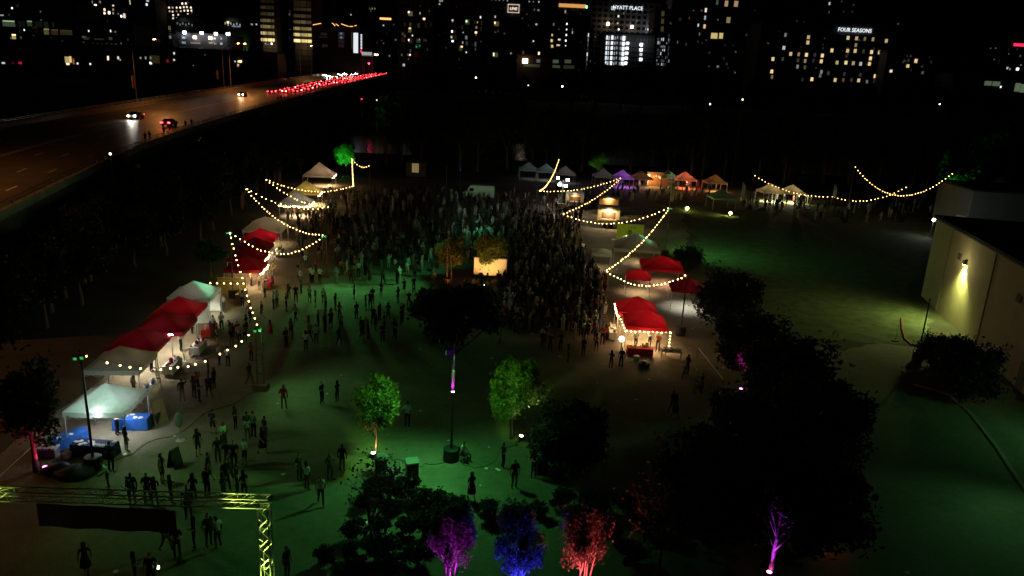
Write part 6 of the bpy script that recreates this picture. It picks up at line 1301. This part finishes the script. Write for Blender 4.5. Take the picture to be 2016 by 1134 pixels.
# ------------------------------------------------------------------ people
F = personp
for a in [(262, 992, 0, 'black', 'person in black seen from behind above the truss gate', 0.1), (292, 990, 1, 'black', 'person in dark clothes right beside the one in black above the truss', .3), (318, 950, 5, 'grey', 'man in a cap and grey shirt looking down near the sandwich board', 1.9),
          (338, 990, 3, 'black', 'woman with long hair just above the truss beam', 2.4), (372, 1020, 0, 'dark', 'broad person in dark clothes crossing under the truss beam', .5), (214, 962, 7, 'teal', 'person with a white cap and teal shirt right of the festoon pole', 5.4),
          (220, 928, 0, 'navy', 'tall person in navy at the end of the dark blue table', 3.0), (250, 889, 6, 'black', 'person in a black top with bare legs at the blue tables', 2.6), (391, 898, 6, 'black', 'dark figure standing alone beside the oval sign', 1.0), (430, 912, 0, 'dark', 'dark figure left of the teal shirted person', .4),
          (441, 884, 1, 'teal', 'person in a bright teal top in the group at the green plaza', 3.6), (462, 925, 0, 'dark', 'dark person in front of the teal shirted one', .2), (488, 868, 3, 'teal', 'person in a dim teal top behind the plaza group', 3.8), (500, 862, 1, 'grey', 'person in grey at the right end of the plaza group', 2.8), (518, 894, 4, 'black', 'woman in a black dress right of the plaza group', 1.3), (446, 965, 2, 'dark', 'dark walker below the plaza group', .8), (468, 972, 0, 'navy', 'person in navy just above the truss beam end', 2.2), (482, 985, 3, 'black', 'short dark figure at the truss beam end', 1.0),
          (430, 1080, 5, 'white', 'person in a white shirt checking a phone below the truss', 4.2), (412, 1075, 0, 'black', 'person in black beside the phone user below the truss', 1.0), (350, 1100, 1, 'black', 'dark figure under the banner end', .3), (328, 1085, 2, 'black', 'dark walker under the banner', 1.3), (171, 1132, 4, 'black', 'woman in black walking alone at the lower left', .4), (268, 1150, 3, 'black', 'dark figure cut by the bottom edge left of the phone glow', 2.0), (300, 1160, 0, 'black', 'dark person holding a glowing phone at the bottom edge', .2), (566, 1140, 0, 'black', 'tall dark figure right of the truss leg', 1.2),
          (605, 965, 6, 'white', 'woman in a white top with a bag left of the white shirted walker', 2.6), (632, 994, 2, 'white', 'person in a pale shirt walking across the green plaza', .35), (590, 945, 0, 'dark', 'dark person behind the white topped woman', 1), (650, 945, 1, 'olive', 'dim person in olive left of the warm floodlight', .6), (674, 928, 0, 'dark', 'dark person in shorts near the warm floodlight', 3.1),
          (559, 806, 5, 'red', 'person in a dark red shirt alone on the dim plaza', 3.2), (634, 796, 1, 'dark', 'dim person left of the bright green tree', 1.2), (664, 792, 3, 'dark', 'dim long haired person left of the bright green tree', 4.2), (533, 665, 4, 'red', 'woman in a red dress near the wooden double post', 2.4), (576, 670, 8, 'black', 'person in black raising one arm', 2.2), (640, 655, 0, 'black', 'dark person standing on the green patch', 1.4), (672, 652, 1, 'grey', 'person in a pale grey top right of the dark one on the green patch', 2.7), (715, 660, 7, 'grey', 'person in grey bending over on the dim plaza', 1.4),
          (928, 985, 4, 'black', 'dark robed figure standing alone below the lamp post', .5), (990, 922, 1, 'black', 'dark person beside the yellow-green tree', 2.0), (1012, 962, 0, 'black', 'tall dark figure below the white floodlight', .4), (802, 842, 0, 'teal', 'person in a pale teal shirt half hidden by the bright green tree', 3.0), (1050, 940, 3, 'black', 'dark person left of the bin below the yellow-green tree', .4),
          (1222, 724, 0, 'black', 'dark person standing at the red covered table', 3.0), (1202, 726, 3, 'dark', 'long haired dark person left of the red covered table', 2.8), (1328, 822, 4, 'black', 'dark walker alone on the ground right of the red tent', .6), (1322, 815, 2, 'black', 'second dark walker beside the one right of the red tent', .6), (1352, 738, 1, 'dark', 'dark person with the upper bicycle', 2.0), (1380, 775, 0, 'dark', 'dark person with the lower bicycle', 1.0),
          (1170, 672, 0, 'pink', 'person in a pink shirt in the crowd left of the red tent', 1.8), (706, 545, 0, 'teal', 'person in a bright mint shirt alone at the dark crowd edge', 3.1), (672, 540, 0, 'yellow', 'person in a yellow shirt left of the mint shirted one', 3.0), (630, 558, 2, 'white', 'person in a white shirt walking with the pair on the green patch', .2), (613, 556, 0, 'cream', 'person in a cream shirt at the lit patch below the festoon bow', 3.2), (592, 560, 1, 'teal', 'person in a teal shirt left of the cream shirted one', 2.9), (637, 598, 0, 'teal', 'person in a mint shirt with dark trousers on the green patch', 3.1), (610, 596, 1, 'teal', 'person in a mint shirt with arms bent on the green patch', 2.8), (583, 596, 0, 'dark', 'dark person left of the mint shirted pair', .4), (570, 590, 3, 'black', 'long haired dark person at the left of the green patch', 2.8)]:
    F(*a)
g = G(312, 1117, 1.1); m = MB(); m.box((0, 0, 0), (.08, .02, .15)); m.box((0, -.013, 0), (.07, .006, .135), mi=1); o = m.build('phone', ['black', 'screen'], None, loc=g); o.rotation_euler = (R(-30), 0, 0); tag(o, 'small glowing phone at the bottom edge', 'phone')
# highway walkers
for px, py, lab in [(367, 253, 'dark walker on the highway shoulder, left one of the front pair'), (376, 253, 'dark walker on the highway shoulder, right one of the front pair'), (322, 268, 'dark walker behind the driving car, leftmost of three'), (334, 266, 'dark walker behind the driving car, middle of three'), (346, 265, 'dark walker behind the driving car, rightmost of three'), (288, 285, 'dark walker low at the parapet, left one of two'), (297, 284, 'dark walker low at the parapet, right one of two'), (547, 199, 'dark walker on the shoulder beside the jam, left one'), (553, 198, 'dark walker on the shoulder beside the jam, right one')]:
    s_ = station_near(px, 2.0); p, d = hpoint(s_, 2.0, .02); person((p.x, p.y), rng.choice([0, 2, 3]), 'black', lab, math.atan2(d.y, d.x)+1.57, z=p.z, s=1.02)
# crowd
def zone(poly, n, label, group, cols, seed, mind=.55, pale=None):
    r = random.Random(seed); pts = []; tries = 0
    xs = [p[0] for p in poly]; ys = [p[1] for p in poly]; W_ = [G(*p) for p in poly]
    wx = [p.x for p in W_]; wy = [p.y for p in W_]
    def inside(x, y):
        c = False; j = len(W_)-1
        for i in range(len(W_)):
            if (wy[i] > y) != (wy[j] > y) and x < (wx[j]-wx[i])*(y-wy[i])/(wy[j]-wy[i])+wx[i]: c = not c
            j = i
        return c
    while len(pts) < n and tries < n*80:
        tries += 1; x, y = r.uniform(min(wx), max(wx)), r.uniform(min(wy), max(wy))
        if n > 25 and math.sin(x*.9+1.3*math.sin(y*.5))*math.sin(y*.8+math.sin(x*.6)) < -.05 and r.random() < .7: continue
        if not inside(x, y) or any((x-a)**2+(y-b)**2 < mind**2 for a, b in pts): continue
        pts.append((x, y))
    return pts
TAKEN = 0
def crowd(poly, n, where, cols, seed):
    global TAKEN
    r = random.Random(seed+100)
    for (x, y) in zone(poly, n, '', '', cols, seed):
        c = r.choice(cols); v = r.choice([0, 0, 1, 1, 2, 3, 3, 5, 6, 8, 10]); kind_ = 'pale clothes' if c in ('white', 'cream', 'teal', 'tan') else 'dark clothes'
        person((x, y), v, c, 'person in %s standing %s' % (kind_, where), r.uniform(0, 6.28), 'people in %s %s' % (kind_, where)); TAKEN += 1
DK = ['black', 'dark', 'navy', 'grey', 'olive', 'white', 'dark', 'tan', 'red', 'cream', 'black', 'teal']
crowd([(250, 1000), (330, 930), (470, 930), (500, 1040), (380, 1090)], 9, 'in the loose group around the truss beam', ['black', 'dark', 'navy', 'black', 'grey'], 11)
crowd([(410, 850), (520, 830), (540, 930), (420, 930)], 7, 'in the loose group on the near green plaza', ['black', 'dark', 'teal', 'navy'], 12)
crowd([(430, 600), (535, 600), (520, 760), (400, 760)], 20, 'at the stalls below the wooden double post', DK, 1)
crowd([(370, 745), (440, 745), (440, 800), (350, 800)], 7, 'beside the dim white tent', ['black', 'dark', 'navy', 'orange'], 2)
crowd([(500, 560), (560, 540), (600, 470), (640, 470), (640, 590), (545, 620)], 20, 'under the wide festoon bow', DK, 3)
crowd([(540, 610), (690, 600), (690, 700), (560, 690)], 16, 'on the green lit plaza left of centre', DK, 10)
crowd([(690, 590), (820, 560), (820, 660), (720, 700)], 22, 'in the dim gap left of the big dark tree', ['black', 'dark', 'navy'], 4)
crowd([(650, 470), (870, 470), (860, 540), (660, 535)], 44, 'in the crowd left of the orange lit trees', DK, 5)
crowd([(700, 450), (1000, 450), (990, 480), (690, 480)], 22, 'in the crowd in front of the white van', DK, 6)
crowd([(1000, 440), (1120, 440), (1180, 560), (1010, 560)], 66, 'in the crowd between the white trailer and the mint tent', DK, 7)
crowd([(930, 575), (1190, 560), (1200, 690), (1120, 720), (960, 640)], 62, 'in the crowd left of the red tents', DK, 8)
crowd([(560, 425), (650, 425), (655, 465), (580, 470)], 10, 'at the fairy lit tent', DK, 9)
# far mass of the crowd as one object
lo = person_mesh('crowd', None, sub=0); vv = np.array([v.co for v in lo.vertices]); ff = [tuple(p.vertices) for p in lo.polygons]
pts = []
for poly, n, sd in [([(640, 385), (900, 380), (900, 425), (640, 450)], 190, 31), ([(900, 395), (1000, 395), (1000, 450), (900, 450)], 60, 36), ([(990, 385), (1170, 385), (1150, 440), (1000, 440)], 110, 32), ([(1180, 365), (1420, 368), (1400, 392), (1180, 400)], 70, 33), ([(1455, 392), (1600, 395), (1590, 420), (1450, 415)], 45, 34), ([(1600, 410), (1840, 405), (1830, 440), (1600, 440)], 60, 35)]:
    pts += zone(poly, n, '', '', None, sd, .7)
for poly, n, sd in [([(650, 440), (870, 440), (860, 560), (660, 560)], 150, 41), ([(870, 440), (1010, 440), (1010, 515), (880, 515)], 90, 42), ([(1000, 430), (1130, 430), (1190, 600), (1010, 600)], 270, 43), ([(930, 560), (1190, 560), (1195, 680), (980, 650)], 150, 44), ([(560, 430), (650, 430), (650, 500), (590, 500)], 30, 45)]:
    pts += zone(poly, n, '', '', None, sd, .5)
lows = [(vv, ff)]
for pz in (HOLD, WALK, RAISE):
    l2 = person_mesh('crowd', pz, sub=0); lows.append((np.array([v.co for v in l2.vertices]), [tuple(p.vertices) for p in l2.polygons]))
b = MB(); r_ = random.Random(77)
for x, y in pts:
    vv, ff = r_.choice(lows)
    a = r_.uniform(0, 6.28); s_ = r_.uniform(.93, 1.04); ca, sa = math.cos(a), math.sin(a)
    w = vv*s_; b.add([(x+ca*p[0]-sa*p[1], y+sa*p[0]+ca*p[1], p[2]) for p in w], ff)
tag(b.build('crowd', 'crowd_cloth', None, True), 'far part of the crowd standing before the distant tents', 'crowd', kind='stuff')
print('crowd individuals', TAKEN, 'far', len(pts))
